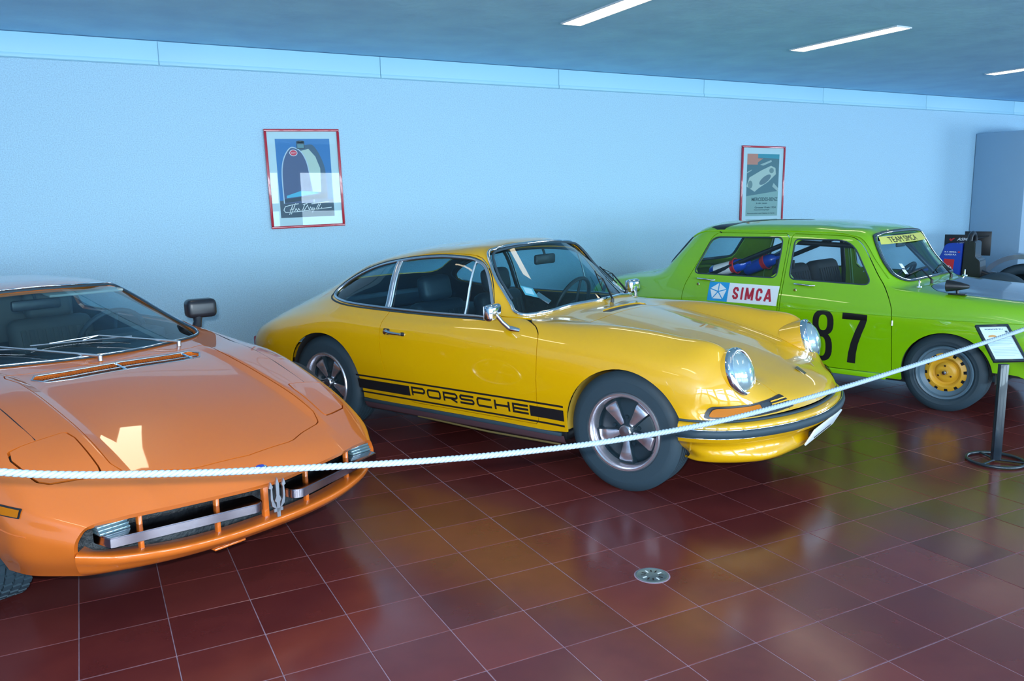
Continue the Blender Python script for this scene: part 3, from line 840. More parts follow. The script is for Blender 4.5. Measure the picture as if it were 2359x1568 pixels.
    # indicators and horn grilles under the headlamps
    for sd in (-1, 1):
        fn = lambda off: (lambda u, v: P.front(u * sd, v, off))
        out = [(.738, .452), (.73, .502), (.66, .512), (.50, .512), (.33, .515), (.20, .520), (.205, .470), (.34, .466), (.52, .462)]
        base = round_poly([(.762, .454), (.745, .515), (.60, .512), (.50, .520), (.395, .532), (.360, .474), (.48, .462), (.60, .456)], .012, 3)
        b_ = decal([base.tolist()], lambda u, v: P.front(u * sd, v, .004), 'lamp_frame', M_black, T, .03)
        a_ = round_poly([(.750, .462), (.736, .506), (.62, .503), (.555, .506), (.555, .467), (.62, .464)], .01, 3)
        decal([a_.tolist()], lambda u, v: P.front(u * sd, v, .014), 'indicator_lens', M_amber, b_, .03)
        a_ = round_poly([(.550, .507), (.550, .467), (.500, .470), (.500, .511)], .008, 3)
        decal([a_.tolist()], lambda u, v: P.front(u * sd, v, .014), 'side_lamp_lens', M_clear, b_, .03)
        gr = [[(.490, z), (.385, z + .006), (.385, z + .011), (.490, z + .005)] for z in (.482, .494, .506)]
        decal(gr, lambda u, v: P.front(u * sd, v, .010), 'horn_grille', M_yellow, b_, .03)
    # headlamps
    for sd in (-1, 1):
        c = Vector((.532, sd * .562, .655)); ax = Vector((math.cos(math.radians(19)), sd * .06, math.sin(math.radians(19))))
        Mx = look(ax, (0, sd, 0), c)
        m = MB().lathe([(.128, -.13), (.126, -.04), (.121, -.002)], 48, 'z', M=Mx)
        h = m.obj('headlamp_bucket', M_yellow, T, smooth=50)
        m = MB().lathe([(.121, -.012), (.124, .004), (.119, .018), (.106, .026), (.098, .022), (.097, .008)], 56, 'z', M=Mx)
        m.obj('headlamp_ring', M_chrome, h, smooth=60)
        MB().lathe([(.099, .014), (.085, .036), (.060, .050), (.03, .058), (.001, .060)], 48, 'z', M=Mx).obj('headlamp_lens', M_lens, h, smooth=60)
        MB().lathe([(.098, .010), (.080, -.012), (.05, -.04), (.001, -.055)], 40, 'z', M=Mx).obj('headlamp_reflector', M_lens, h, smooth=60)
        r = MB()
        for k in range(-5, 6):
            u = k * .016; v0 = math.sqrt(max(0, .09**2 - u * u))
            r.tube([Mx @ Vector((u, v, .016 + .040 * max(0, 1 - (u*u + v*v) / .099**2))) for v in np.linspace(-v0, v0, 7)], .0014, 4)
        r.obj('lens_ribs', M_lens, h, smooth=0)
    # side mirror on the near door, another on the far door
    for sd in (-1, 1):
        p = P.side(-.695, .795, sd, .0)
        if p is None: continue
        m = MB()
        m.tube([p + Vector((.045, 0, -.008)), p + Vector((0, sd * .014, 0)), p + Vector((-.030, sd * .016, .004))], [.012, .017, .014], 10)
        m.tube([p + Vector((-.015, sd * .016, .0)), p + Vector((-.035, sd * .055, .04)), p + Vector((-.055, sd * .085, .085))], [.015, .012, .012], 8)
        hc = p + Vector((-.075, sd * .085, .095))
        Mr = Matrix.Translation(hc) @ Matrix.Rotation(math.radians(-8 * sd), 4, 'Z')
        m.box((0, 0, 0), (.055, .125, .095), .022, M=Mr, seg=3)
        o = m.obj('door_mirror', M_chrome, T, smooth=50)
        MB().box((-.029, 0, 0), (.004, .105, .075), .002, M=Mr).obj('mirror_glass', M_alu, o)
    # side stripes with lettering
    for sd in (-1, 1):
        fn = lambda u, v: P.side(u, v, sd, .0016)
        def bar(x0, x1, z0, z1): return [(x0, z0), (x1, z0), (x1, z1), (x0, z1)]
        xl, xr = -1.905, -.335
        polys = [bar(xl, xr, .407, .418), bar(xl + .02, xr + .0, .297, .308), bar(xl + .01, -1.450, .326, .390), bar(-.557, xr, .330, .392)]
        o = decal(polys, fn, 'side_stripe', M_blackp, T, .05)
        cw, ch, t = .1085, .060, .0130
        X = [i * (cw + .018) for i in range(7)]
        z0, z1 = .333 + t / 2, .391 - t / 2; zm = (z0 + z1) / 2; c = .014
        def A(i, pts): return [(-1.435 + X[i] + u, v) for u, v in pts]
        pth = [A(0, [(t/2, z0 - t/2), (t/2, z1), (cw - c, z1), (cw - .003, z1 - .008), (cw - .003, zm + .002), (cw - c, zm - .006), (t, zm - .006)]),
               A(1, [(c, z0), (cw - c, z0), (cw - t/2, z0 + c*.7), (cw - t/2, z1 - c*.7), (cw - c, z1), (c, z1), (t/2, z1 - c*.7), (t/2, z0 + c*.7), (c, z0)]),
               A(2, [(t/2, z0 - t/2), (t/2, z1), (cw - c, z1), (cw - .003, z1 - .008), (cw - .003, zm + .002), (cw - c, zm - .006), (t, zm - .006)]), A(2, [(cw * .55, zm - .008), (cw - .004, z0 - t/2 + .001)]),
               A(3, [(cw - .002, z1), (c, z1), (t/2, z1 - .007), (t/2, zm + .007), (c, zm), (cw - c, zm), (cw - t/2, zm - .007), (cw - t/2, z0 + .007), (cw - c, z0), (.002, z0)]),
               A(4, [(cw - .002, z1), (c, z1), (t/2, z1 - c*.7), (t/2, z0 + c*.7), (c, z0), (cw - .002, z0)]),
               A(5, [(t/2, z0 - t/2), (t/2, z1 + t/2)]), A(5, [(cw - t/2, z0 - t/2), (cw - t/2, z1 + t/2)]), A(5, [(t, zm), (cw - t, zm)]),
               A(6, [(t/2, z0 - t/2), (t/2, z1 + t/2)]), A(6, [(t, z1), (cw, z1)]), A(6, [(t, zm), (cw, zm)]), A(6, [(t, z0), (cw, z0)])]
        q = strokes(pth, t)
        if sd > 0: q = [[(-(u + 2.0 - .0) , v) for u, v in pp] for pp in q]; q = [[(u + 0.0, v) for u, v in pp] for pp in q]
        decal([[tuple(p_) for p_ in pp] for pp in q], lambda u, v: P.side(u, v, sd, .0018), 'side_lettering', M_blackp, T, .03)
    # rocker, floor pan, wells
    for sd in (-1, 1):
        MB().box((-1.12, sd * .748, .248), (1.50, .022, .022), .006).obj('sill_rubber', M_rubber, T)
        m = MB(); vs = []
        for x in (-1.88, -.36):
            for y, z in ((.742, .238), (.725, .200), (.70, .182), (.60, .178)): vs.append((x, sd * y, z))
        m.add(vs, [(q, q + 1, q + 5, q + 4) for q in range(3)]); m.obj('rocker_panel', M_sill, T, smooth=60)
        arch_liner(T, .015, .315, .350, .40, .745, M_liner, sd)
        arch_liner(T, -2.215, .325, .350, .40, .745, M_liner_d, sd)
        MB().tube([(-1.45, sd * .705, .186), (-.9, sd * .715, .176), (-.40, sd * .715, .180)], .006, 6).obj('jacking_rail', mat('rail_dull_yellow', (.14, .10, .03), .7), T)
    MB().box((-1.15, 0, .21), (1.5, 1.30, .05), .01).box((-2.8, 0, .30), (.5, 1.2, .08)).box((.36, 0, .33), (.5, .86, .12)).box((0, 0, .42), (.6, .80, .2)).box((-2.2, 0, .40), (.8, .80, .26)).obj('floor_pan', M_black, T)
    for sd in (-1, 1):
        for x, W in ((0.0, .185), (-2.225, .225)):
            if sd > 0 and x < -1: pass
            o = fuchs_wheel(T, (x, -sd * -.0 + sd * .655, .315), W=W)
            if sd > 0: o.rotation_euler = (0, 0, PI)
    # cabin
    seat(T, -1.27, -.33, .27, M_vinyl); seat(T, -1.27, .33, .27, M_vinyl)
    MB().box((-2.05, 0, .60), (.45, 1.05, .30), .08, seg=3).box((-2.30, 0, .80), (.20, 1.0, .10), .04).obj('rear_bench', M_vinyl, T)
    MB().box((-.80, 0, .745), (.26, 1.16, .14), .05, seg=3).box((-.68, 0, .80), (.20, .86, .05), .02).obj('dashboard', M_vinyl, T)
    steering_wheel(T, (-.98, .34, .80), .19, 22)
    mm = MB().box((-.97, 0, 1.125), (.025, .22, .062), .012); mm.tube([(-.965, 0, 1.14), (-.985, 0, 1.19)], .008); mm.obj('rear_view_mirror', M_black, T)
    fv = mat('sticker_blue', (.18, .50, .62), .5)
    stk = MB(); 
    decal([[(-.50, .955), (-.445, .935), (-.425, .985), (-.48, 1.005)]], lambda u, v: P.front(u, v, .001), 'parking_sticker', fv, T, .05)
    decal([[(-.488, .963), (-.452, .951), (-.437, .982), (-.473, .995)]], lambda u, v: P.front(u, v, .002), 'parking_sticker', M_white, T, .05)
    decal([[(-.43, .90), (-.385, .915), (-.41, .965), (-.45, .95)]], lambda u, v: P.front(u, v, .001), 'inspection_sticker', mat('sticker_grey', (.10, .16, .2), .5), T, .05)
    # wipers
    for y0_, y1_ in ((.08, .38), (.50, .80)):
        m = MB()
        a = P.front(min(y0_, .45), .895, .02); 
        piv = P.top(-.50 - abs(y0_) * .25, y0_ * .9, .0)
        if piv is None: continue
        t0 = P.front(min(y0_ * .9 + .02, .5), .93, .016); t1 = P.front(min(y0_ + .12, .53), 1.03, .016)
        if t0 is None or t1 is None: continue
        wiper(m, piv, t0.lerp(t1, .5) + Vector((.03, 0, .01)), t0, t1)
        m.obj('wiper', M_black, T)
    # tail lamps and rear lid
    for sd in (-1, 1):
        MB().box((-3.045, sd * .600, .500), (.10, .15, .11), .02).obj('tail_lamp', M_redlens, T)
    MB().box((-3.11, 0, .38), (.12, 1.16, .12), .03).obj('rear_bumper', M_yellow, T)
    return T
yellow_coupe()

# ------------------------------------------------------------------ green saloon
SX, SY, SA = 5.845, 3.773, math.radians(-71)
def green_saloon():
    T = thing('race_saloon', 'small lime green four-door saloon with black race number, parked right of the yellow coupe', 'car', (SX, SY, 0), SA, 'cars parked along the wall')
    net = [
     [(.50,.715,.285),(.56,.715,.30),(.60,.705,.315),(.63,.690,.33),(.66,.660,.33),(.69,.60,.33),(.71,.45,.33),(.72,.25,.33),(.725,0,.33)],
     [(.50,.722,.30),(.57,.725,.40),(.62,.715,.45),(.655,.70,.50),(.675,.670,.52),(.705,.60,.52),(.725,.45,.52),(.735,.25,.52),(.74,0,.52)],
     [(.48,.724,.31),(.55,.732,.45),(.60,.722,.56),(.635,.702,.66),(.655,.668,.70),(.69,.60,.715),(.71,.45,.715),(.72,.25,.715),(.725,0,.715)],
     [(.44,.724,.32),(.48,.735,.46),(.50,.735,.58),(.50,.715,.68),(.505,.675,.745),(.51,.60,.770),(.52,.45,.775),(.52,.25,.78),(.52,0,.78)],
     [(.28,.724,.32),(.30,.738,.48),(.30,.742,.60),(.30,.728,.70),(.30,.685,.765),(.30,.612,.792),(.30,.45,.800),(.30,.25,.808),(.30,0,.812)],
     [(.0,.722,.30),(.0,.740,.46),(.0,.748,.59),(.0,.738,.69),(.0,.690,.785),(.0,.615,.812),(.0,.45,.822),(.0,.25,.832),(.0,0,.836)],
     [(-.24,.718,.20),(-.24,.736,.38),(-.24,.746,.53),(-.24,.742,.655),(-.24,.690,.805),(-.24,.625,.832),(-.20,.47,.848),(-.17,.25,.858),(-.16,0,.862)],
     [(-.36,.715,.195),(-.36,.734,.36),(-.36,.745,.51),(-.36,.742,.655),(-.36,.690,.815),(-.355,.640,.842),(-.30,.52,.862),(-.26,.26,.874),(-.25,0,.877)],
     [(-.50,.714,.19),(-.50,.733,.36),(-.50,.745,.51),(-.50,.743,.655),(-.50,.692,.822),(-.49,.640,.93),(-.46,.535,1.01),(-.425,.28,1.035),(-.415,0,1.04)],
     [(-.66,.714,.19),(-.66,.733,.36),(-.66,.745,.51),(-.66,.744,.655),(-.66,.692,.828),(-.66,.612,1.05),(-.605,.535,1.190),(-.585,.30,1.222),(-.58,0,1.230)],
     [(-.90,.714,.19),(-.90,.733,.36),(-.90,.745,.51),(-.90,.745,.655),(-.90,.694,.832),(-.90,.618,1.05),(-.88,.545,1.215),(-.86,.32,1.272),(-.85,0,1.285)],
     [(-1.30,.714,.18),(-1.30,.733,.36),(-1.30,.746,.51),(-1.30,.746,.655),(-1.30,.695,.836),(-1.30,.622,1.05),(-1.30,.552,1.222),(-1.30,.33,1.292),(-1.30,0,1.308)],
     [(-1.72,.714,.18),(-1.72,.734,.36),(-1.72,.748,.51),(-1.72,.748,.655),(-1.72,.696,.840),(-1.72,.622,1.05),(-1.72,.55,1.218),(-1.74,.33,1.285),(-1.75,0,1.30)],
     [(-1.98,.714,.20),(-1.98,.736,.37),(-1.98,.750,.52),(-1.98,.750,.66),(-1.98,.698,.845),(-2.0,.620,1.03),(-2.02,.545,1.190),(-2.05,.33,1.245),(-2.06,0,1.262)],
     [(-2.14,.716,.22),(-2.14,.738,.38),(-2.14,.752,.53),(-2.14,.750,.66),(-2.14,.70,.848),(-2.17,.635,.97),(-2.17,.548,1.06),(-2.20,.33,1.10),(-2.21,0,1.11)],
     [(-2.30,.716,.24),(-2.30,.738,.40),(-2.30,.752,.54),(-2.30,.750,.67),(-2.32,.70,.815),(-2.34,.64,.855),(-2.35,.54,.880),(-2.38,.33,.898),(-2.39,0,.902)],
     [(-2.60,.714,.26),(-2.60,.735,.42),(-2.60,.748,.55),(-2.60,.742,.66),(-2.62,.69,.780),(-2.62,.63,.815),(-2.62,.50,.838),(-2.62,.30,.850),(-2.62,0,.855)],
     [(-2.92,.705,.28),(-2.92,.722,.42),(-2.92,.735,.54),(-2.92,.728,.63),(-2.92,.675,.735),(-2.92,.61,.765),(-2.92,.46,.785),(-2.92,.25,.795),(-2.92,0,.80)],
     [(-3.03,.67,.30),(-3.05,.69,.42),(-3.06,.70,.53),(-3.06,.69,.61),(-3.06,.645,.69),(-3.06,.58,.72),(-3.06,.44,.74),(-3.06,.25,.748),(-3.06,0,.75)],
     [(-3.04,.66,.29),(-3.06,.66,.36),(-3.08,.65,.40),(-3.09,.64,.42),(-3.09,.60,.43),(-3.10,.54,.43),(-3.10,.42,.43),(-3.10,.25,.43),(-3.10,0,.43)],
    ]
    S = surface(net, 6, 6, sharp_v=()); P = Proj(S)
    d = np.full(len(S.V), 9.0)
    for cx_, cz, r in ((0.02, .27, .292), (-2.22, .27, .285)):
        d = np.minimum(d, np.sqrt((S.V[:, 0] - cx_)**2 + (S.V[:, 2] - cz)**2 * np.where(S.V[:, 2] > cz, 1.0, .6)) - r)
    _, S = clip(S, np.where(np.abs(S.V[:, 1]) > .4, d, 1.0))
    # windscreen
    wsp = [(0, .892), (.30, .888), (.47, .882), (.535, .892), (.565, .925), (.563, .97), (.530, 1.12), (.505, 1.175), (.47, 1.195), (.30, 1.208), (0, 1.214)]
    wsp = smooth_poly(np.array(wsp + [(-y, z) for y, z in wsp[-2:0:-1]]), True, 4)
    gl, S = clip(S, front_field(S, wsp, -.9, -.05)); panel(smooth_glass(gl), 'windscreen', M_glass, T, 0, -.004)
    tube_on([P.front(y * 1.02, .9 + (z - .9) * 1.02, .003) for y, z in wsp], .013, 'windscreen_seal', M_rubber, T, flat=.7)
    tube_on([P.front(y, z, .010) for y, z in wsp], .004, 'windscreen_trim', M_chrome, T)
    # rear window
    rw = round_poly([(-.54, .93), (.54, .93), (.47, 1.165), (-.47, 1.165)], .06)
    dd = sd_poly(rw, S.V[:, 1], S.V[:, 2]); dd = np.where(S.V[:, 0] < -1.98, dd, np.maximum(dd, .05))
    gl, S = clip(S, dd); panel(gl, 'rear_window', M_glass_s, T, 0, -.004)
    def back(y, z, off=.003):
        p, n = P.hit((-4, y, z), (1, 0, 0))
        if p is None: return None
        return p + (n if n.x < 0 else -n) * off
    tube_on([back(y, z) for y, z in rw], .013, 'rear_window_seal', M_rubber, T)
    # side windows
    w_f = round_poly([(-1.142, .866), (-1.150, 1.168), (-.715, 1.165), (-.515, .852)], [.05, .04, .11, .07], 6)
    w_r = round_poly([(-1.985, .872), (-1.870, 1.172), (-1.248, 1.180), (-1.245, .868)], [.06, .07, .05, .05], 6)
    gapm = []
    for sd in (-1, 1):
        for w_, nm in ((w_f, 'front_side_window'), (w_r, 'rear_side_window')):
            gl, S = clip(S, side_field(S, w_, sd)); panel(gl, nm, M_clear, T, 0, -.006)
            tube_on([P.side(x, z, sd, -.002) for x, z in w_], .006, 'window_seal', M_rubber, T)
    fdoor = smooth_poly([(-.330, .235), (-.335, .45), (-.345, .64), (-.365, .73), (-.42, .835), (-.50, .94), (-.60, 1.09), (-.655, 1.155), (-.72, 1.190), (-.85, 1.200), (-1.18, 1.208)], False, 5).tolist() + \
            [(-1.182, .70), (-1.182, .60), (-1.182, .225), (-1.10, .222), (-.40, .222)]
    rdoor = [(-1.200, 1.208)] + smooth_poly([(-1.82, 1.208), (-1.87, 1.175), (-1.94, 1.02), (-2.0, .88), (-2.045, .76), (-2.055, .64), (-2.03, .56), (-1.93, .42), (-1.88, .32), (-1.86, .222)], False, 5).tolist() + [(-1.200, .222)]
    for sd in (-1, 1):
        for dr, hx in ((fdoor, -1.09), (rdoor, -1.93)):
            q, S = cut_panel(S, lambda s: side_field(s, dr, sd), .0028)
            dob = panel(q, 'door', M_green, T, .016)
            c = P.side(hx, .842 if hx > -1.5 else .848, sd); c2 = P.side(hx + .16, .835 if hx > -1.5 else .842, sd)
            c = P.side(hx, .832, sd); c2 = P.side(hx + .155, .826, sd)
            m = MB().tube([c, c + Vector((.01, sd * .026, .002)), c2 + Vector((-.01, sd * .026, 0)), c2], [.009, .008, .007, .009], 8)
            m.obj('door_handle', M_chrome, dob, smooth=60)
            p = P.side(hx + .012, .785, sd, .001)
            MB().lathe([(.001, -.005), (.010, -.005), (.013, 0)], 16, 'y', M=Matrix.Translation(p) @ (Matrix.Identity(4) if sd < 0 else Matrix.Rotation(PI, 4, 'Z'))).obj('door_lock', M_chrome, dob, smooth=30)
        m = MB()
        for x, z in ((-.338, .60), (-1.19, .56)):
            p = P.side(x, z, sd, .002); MB().tube([p - Vector((0, 0, .018)), p + Vector((0, 0, .018))], .007, 8).obj('hinge', M_alu, T)
    # bonnet and engine lid
    bon = np.array([(.62, -.56), (.62, .56), (-.10, .59), (-.19, .45), (-.155, 0), (-.19, -.45), (-.10, -.59)])
    q, S = cut_panel(S, lambda s: top_field(s, round_poly(bon, .04), .55), .0025); panel(q, 'bonnet', mat('bonnet_satin_black', (.028, .036, .05), .32, coat=1.0, coat_r=.08), T, .012, label='satin black bonnet')
    eng = round_poly(np.array([(-2.50, -.56), (-2.50, .56), (-3.02, .56), (-3.02, -.56)]), .05)
    q, S = cut_panel(S, lambda s: top_field(s, eng, .68), .0025); panel(q, 'engine_lid', M_green, T, .012)
    panel(S, 'body_shell', M_green, T, .02)
    # pressed crease and gutter
    for sd in (-1, 1):
        m = MB().tube([p for p in [P.side(x, .648 + .02 * max(0, x + .1), sd, -.003) for x in np.linspace(-2.9, .55, 60)] if p is not None], .006, 6, flat=.5)
        m.obj('body_crease', M_green, T, smooth=60)
        gut = [P.side(x, z, sd, .002) for x, z in smooth_poly([(-2.09, 1.165), (-2.0, 1.207), (-1.85, 1.222), (-1.3, 1.228), (-.92, 1.222), (-.74, 1.206), (-.63, 1.165), (-.52, 1.02), (-.42, .90)], False, 6)]
        MB().tube([g for g in gut if g is not None], .007, 6).obj('rain_gutter', M_green, T, smooth=60)
        MB().box((-1.12, sd * .712, .200), (1.50, .02, .040), .008).obj('sill', M_green, T)
        arch_liner(T, .02, .27, .305, .40, .715, M_liner_d, sd); arch_liner(T, -2.22, .27, .30, .40, .715, M_liner_d, sd)
    # number, maker's plate
    fn = lambda off, sd: (lambda u, v: P.side(u, v, sd, off))
    for sd in (-1,):
        x0 = -.925; 
        # 8
        def ring(cx, cz, rx, rz, t, n=28):
            out = []
            for k in range(n):
                a, b = 2 * PI * k / n, 2 * PI * (k + 1) / n
                sp = lambda a_, kx, kz: (cx + (rx - kx) * math.copysign(abs(math.cos(a_))**.8, math.cos(a_)), cz + (rz - kz) * math.copysign(abs(math.sin(a_))**.8, math.sin(a_)))
                out.append([sp(a, 0, 0), sp(b, 0, 0), sp(b, t, t * .75), sp(a, t, t * .75)])
            return out
        polys = ring(-.832, .561, .080, .094, .047) + ring(-.845, .378, .085, .112, .049)
        decal(polys, fn(.0018, sd), 'race_number_digit', M_blackp, T, .04)
        seven = [[(-.690, .648), (-.512, .642), (-.512, .600), (-.690, .600)], [(-.558, .602), (-.512, .602), (-.523, .560), (-.545, .500), (-.570, .420), (-.583, .350), (-.588, .275), (-.648, .277), (-.640, .350), (-.622, .430), (-.592, .520)]]
        decal(seven, fn(.0018, sd), 'race_number_digit', M_blackp, T, .04)
        board = decal([[(-1.812, .660), (-1.208, .655), (-1.203, .806), (-1.810, .812)]], fn(.002, sd), 'advert_board', M_white, T, .04)
        bl = mat('print_blue', (.02, .32, .68), .4)
        decal([[(-1.812, .660), (-1.632, .6585), (-1.630, .8100), (-1.810, .812)]], fn(.0030, sd), 'blue_field', bl, board, .04)
        st = []; c0 = np.array([-1.721, .735]); R_ = .070
        for k in range(5):
            a0 = math.radians(90 + 72 * k); a1 = a0 + math.radians(72)
            v0 = c0 + np.array([math.cos(a0) * 1.12, math.sin(a0)]) * R_; v1 = c0 + np.array([math.cos(a1) * 1.12, math.sin(a1)]) * R_
            mid = c0 + ((v0 + v1) / 2 - c0) * .13
            e0 = v0 + (v1 - v0) * .055; e1 = v1 + (v0 - v1) * .055
            st.append([tuple(mid), tuple(e0), tuple(e1)])
        decal(st, fn(.0040, sd), 'star_emblem', M_white, board, .04)
        H, cw, t = .096, .052, .0185; a, b_ = t / 2, H - t / 2; L_ = []
        def put(i, pts): L_.append([(-1.590 + i + u, .684 + v) for u, v in pts])
        put(0, [(cw - a, b_ - .022), (cw - a - .002, b_ - .010), (cw - .018, b_), (.018, b_), (a, b_ - .012), (a, b_ - .024), (a + .005, b_ - .034), (cw - a - .004, .036), (cw - a, .026), (cw - a, a + .012), (cw - .018, a), (.018, a), (a, a + .012), (a, a + .022)])
        put(.072, [(a, 0), (a, H)])
        put(.110, [(a, 0), (a, H)]); put(.110, [(a + .001, H - .004), (.036, .010)]); put(.110, [(.036, .010), (.072 - a - .001, H - .004)]); put(.110, [(.072 - a, 0), (.072 - a, H)])
        put(.202, [(cw - a, b_ - .026), (cw - a, b_ - .012), (cw - .018, b_), (.018, b_), (a, b_ - .012), (a, a + .012), (.018, a), (cw - .018, a), (cw - a, a + .012), (cw - a, a + .026)])
        put(.272, [(a * .8, 0), (.032, H)]); put(.272, [(.032, H), (.064 - a * .8, 0)]); put(.272, [(.018, .026), (.046, .026)])
        decal([[tuple(p_) for p_ in q_] for q_ in strokes(L_, t)], fn(.0030, sd), 'board_lettering', mat('print_red', (.48, .02, .045), .45), board, .04)
        tape = [(-2.93, .44), (-2.88, .44), (-2.88, .735), (-2.93, .735)]
        decal([tape], fn(.002, sd), 'black_tape', M_blackp, T, .04)
    decal([[(-1.93, -.50), (-1.80, -.36), (-1.72, -.36), (-1.80, -.56)]], lambda u, v: P.top(u, v, .002), 'black_tape', M_blackp, T, .04)
    decal([[(-1.78, -.36), (-1.73, -.30), (-1.20, -.10), (-1.20, -.16)]], lambda u, v: P.top(u, v, .002), 'black_tape', M_blackp, T, .04)
    # yellow sun strip with lettering
    ys = mat('sun_strip_yellow', (.62, .60, .12), .5)
    strip = decal([[(-.50, 1.135), (.50, 1.135), (.47, 1.19), (-.47, 1.19)]], lambda u, v: P.front(u, v, .002), 'sun_strip', ys, T, .04)
    V, F = text_tris('TEAM SIMCA', .56, .040, .0)
    decal([], lambda u, v: P.front(u, v, .0035), 'strip_lettering', M_blackp, strip, .03, tri=([(x - .36, y + 1.142) for x, y in V], F))
    for a, b in (((-.46, .905)), ((-.46, .945))) if False else ((-.475, .925), (-.455, .965)):
        decal([[(a, b), (a + .035, b - .004), (a + .045, b + .028), (a + .008, b + .032)]], lambda u, v: P.front(u, v, .002), 'windscreen_sticker', M_white, T, .05)
    # wheels: deep steel rims painted yellow with a ring of slots
    my = mat('wheel_yellow', (.72, .36, .02), .4); mg = mat('rim_grey_blue', (.09, .15, .20), .4)
    for sd in (-1, 1):
        for x in (0.0, -2.22):
            W, R_, rr, y0 = .165, .272, .182, -.165 * .42
            o = MB().lathe([(rr + .006, y0 - .004), (rr, y0 - .012), (rr - .012, y0 - .008), (rr - .018, y0 + .02), (.138, y0 + .034), (.134, y0 + .035)], 60, 'y').obj('wheel', mg, T, smooth=40, loc=(x, sd * .60, .272))
            if sd > 0: o.rotation_euler = (0, 0, PI)
            wheel_tyre(R_, W, rr).obj('tyre', M_rubber, o, smooth=35)
            m = MB(); prof = [(.136, .034), (.131, .030), (.116, .026), (.104, .022), (.096, .026), (.085, .040), (.072, .042), (.062, .030), (.045, .026), (.001, .024)]
            n = 72; vs = []; fs = []
            for i in range(n):
                a = 2 * PI * i / n
                for r, h in prof: vs.append((r * math.cos(a), y0 + h, r * math.sin(a)))
            k = len(prof)
            for i in range(n):
                for q in range(k - 1):
                    if q == 1 and i % 6 in (0, 1): continue
                    if q == 0 and i % 6 in (0, 1): continue
                    j = (i + 1) % n; fs.append((i * k + q, j * k + q, j * k + q + 1, i * k + q + 1))
            m.add(vs, fs); m.obj('wheel_disc', my, o, smooth=40, label='yellow steel wheel disc with a ring of slots')
            MB().lathe([(.150, y0 + .06), (.001, y0 + .06)], 24, 'y').obj('brake_drum', M_black, o)
            MB().lathe([(.001, y0 - .004), (.014, y0 - .002), (.020, y0 + .008), (.022, y0 + .03)], 24, 'y').obj('hub_cap', M_chrome, o, smooth=40)
            for k in range(3):
                a = math.radians(90 + 120 * k)
                MB().lathe([(.001, -.012), (.007, -.012), (.008, 0)], 6, 'y', M=Matrix.Translation((.047 * math.cos(a), y0 + .026, .047 * math.sin(a)))).obj('wheel_nut', M_chrome, o)
    MB().box((-1.1, 0, .20), (1.7, 1.30, .06)).box((-2.75, 0, .28), (.6, 1.2, .08)).box((.42, 0, .31), (.4, 1.2, .06)).box((0, 0, .38), (.6, .80, .2)).box((-2.2, 0, .36), (.7, .80, .2)).obj('floor_pan', M_black, T)
    # cabin: two bucket seats, roll cage, dashboard, wheel
    mi = mat('seat_cloth', (.02, .022, .03), .7)
    for yy in (-.30, .30): seat(T, -.98, yy, .36, mi, head=False)
    MB().box((-1.40, 0, .45), (.08, .9, .1)).obj('cross_member', M_black, T)
    cage = MB()
    for sd in (-1, 1):
        cage.tube([(-1.22, sd * .60, .24), (-1.22, sd * .58, .85), (-1.22, sd * .50, 1.14), (-1.22, sd * .42, 1.19), (-1.22, 0, 1.205)], .020, 8)
        cage.tube([(-1.22, sd * .46, 1.15), (-2.05, sd * .50, .80), (-2.35, sd * .52, .68)], .020, 8)
        cage.tube([(-1.22, sd * .50, 1.14), (-.70, sd * .50, 1.12), (-.42, sd * .56, .82), (-.40, sd * .58, .30)], .020, 8)
    cage.tube([(-1.22, -.5, 1.1), (-2.2, .45, .74)], .020, 8); cage.tube([(-1.22, .58, .60), (-1.22, -.58, .60)], .018, 8)
    cage.obj('roll_cage', mat('cage_black', (.012, .014, .02), .3, coat=.5), T, smooth=60)
    MB().box((-.42, 0, .78), (.26, 1.16, .12), .04).obj('dashboard', M_vinyl, T)
    steering_wheel(T, (-.66, .32, .80), .18, 35)
    mm = MB().box((-.56, 0, 1.12), (.02, .18, .05), .01); mm.tube([(-.56, 0, 1.13), (-.57, 0, 1.18)], .006); mm.obj('rear_view_mirror', M_black, T)
    # bonnet hardware: mirror horn, bonnet pins, wipers
    for sd in (-1, 1):
        p = P.top(-.235, sd * .555, 0)
        m = MB().tube([p, p + Vector((0, 0, .05))], .007, 8); m.lathe([(.001, .010), (.018, .008), (.020, 0)], 16, 'z', M=Matrix.Translation(p)); m.obj('bonnet_pin', M_chrome, T)
        if sd > 0: continue
        p = P.top(.03, sd * .60, 0); q = p + Vector((-.015, sd * .01, .060))
        m = MB().box(p + Vector((0, 0, .004)), (.11, .05, .01), .004); m.tube([p, p + Vector((-.005, 0, .05))], .010, 8)
        m.lathe([(.001, .09), (.012, .085), (.028, .03), (.038, -.03), (.042, -.052), (.038, -.055), (.001, -.055)], 24, 'x', M=Matrix.Translation(q))
        m.obj('wing_mirror', M_black, T, smooth=50)
    for y in (-.34, .12):
        piv = P.top(-.215, y, 0); a = P.front(y - .12, .915, .016); b = P.front(y + .22, .95, .016)
        m = MB(); wiper(m, piv, a.lerp(b, .5) + Vector((.02, 0, .01)), a, b); m.obj('wiper', M_black, T)
    # front lamps, bumper (mostly beyond the frame)
    for sd in (-1, 1):
        Mx = look((1, 0, .05), loc=(.715, sd * .53, .61))
        h = MB().lathe([(.095, -.02), (.100, .01), (.09, .022), (.084, .012)], 40, 'z', M=Mx).obj('headlamp_ring', M_chrome, T, smooth=60)
        MB().lathe([(.086, .012), (.06, .03), (.001, .04)], 32, 'z', M=Mx).obj('headlamp_lens', M_lens, h, smooth=60)
        MB().box((-3.11, sd * .56, .56), (.04, .14, .08), .01).obj('tail_lamp', M_redlens, T)
        p = P.side(.545, .555, sd, .004)
        MB().box(p, (.07, .02, .035), .008).obj('side_repeater', M_chrome, T)
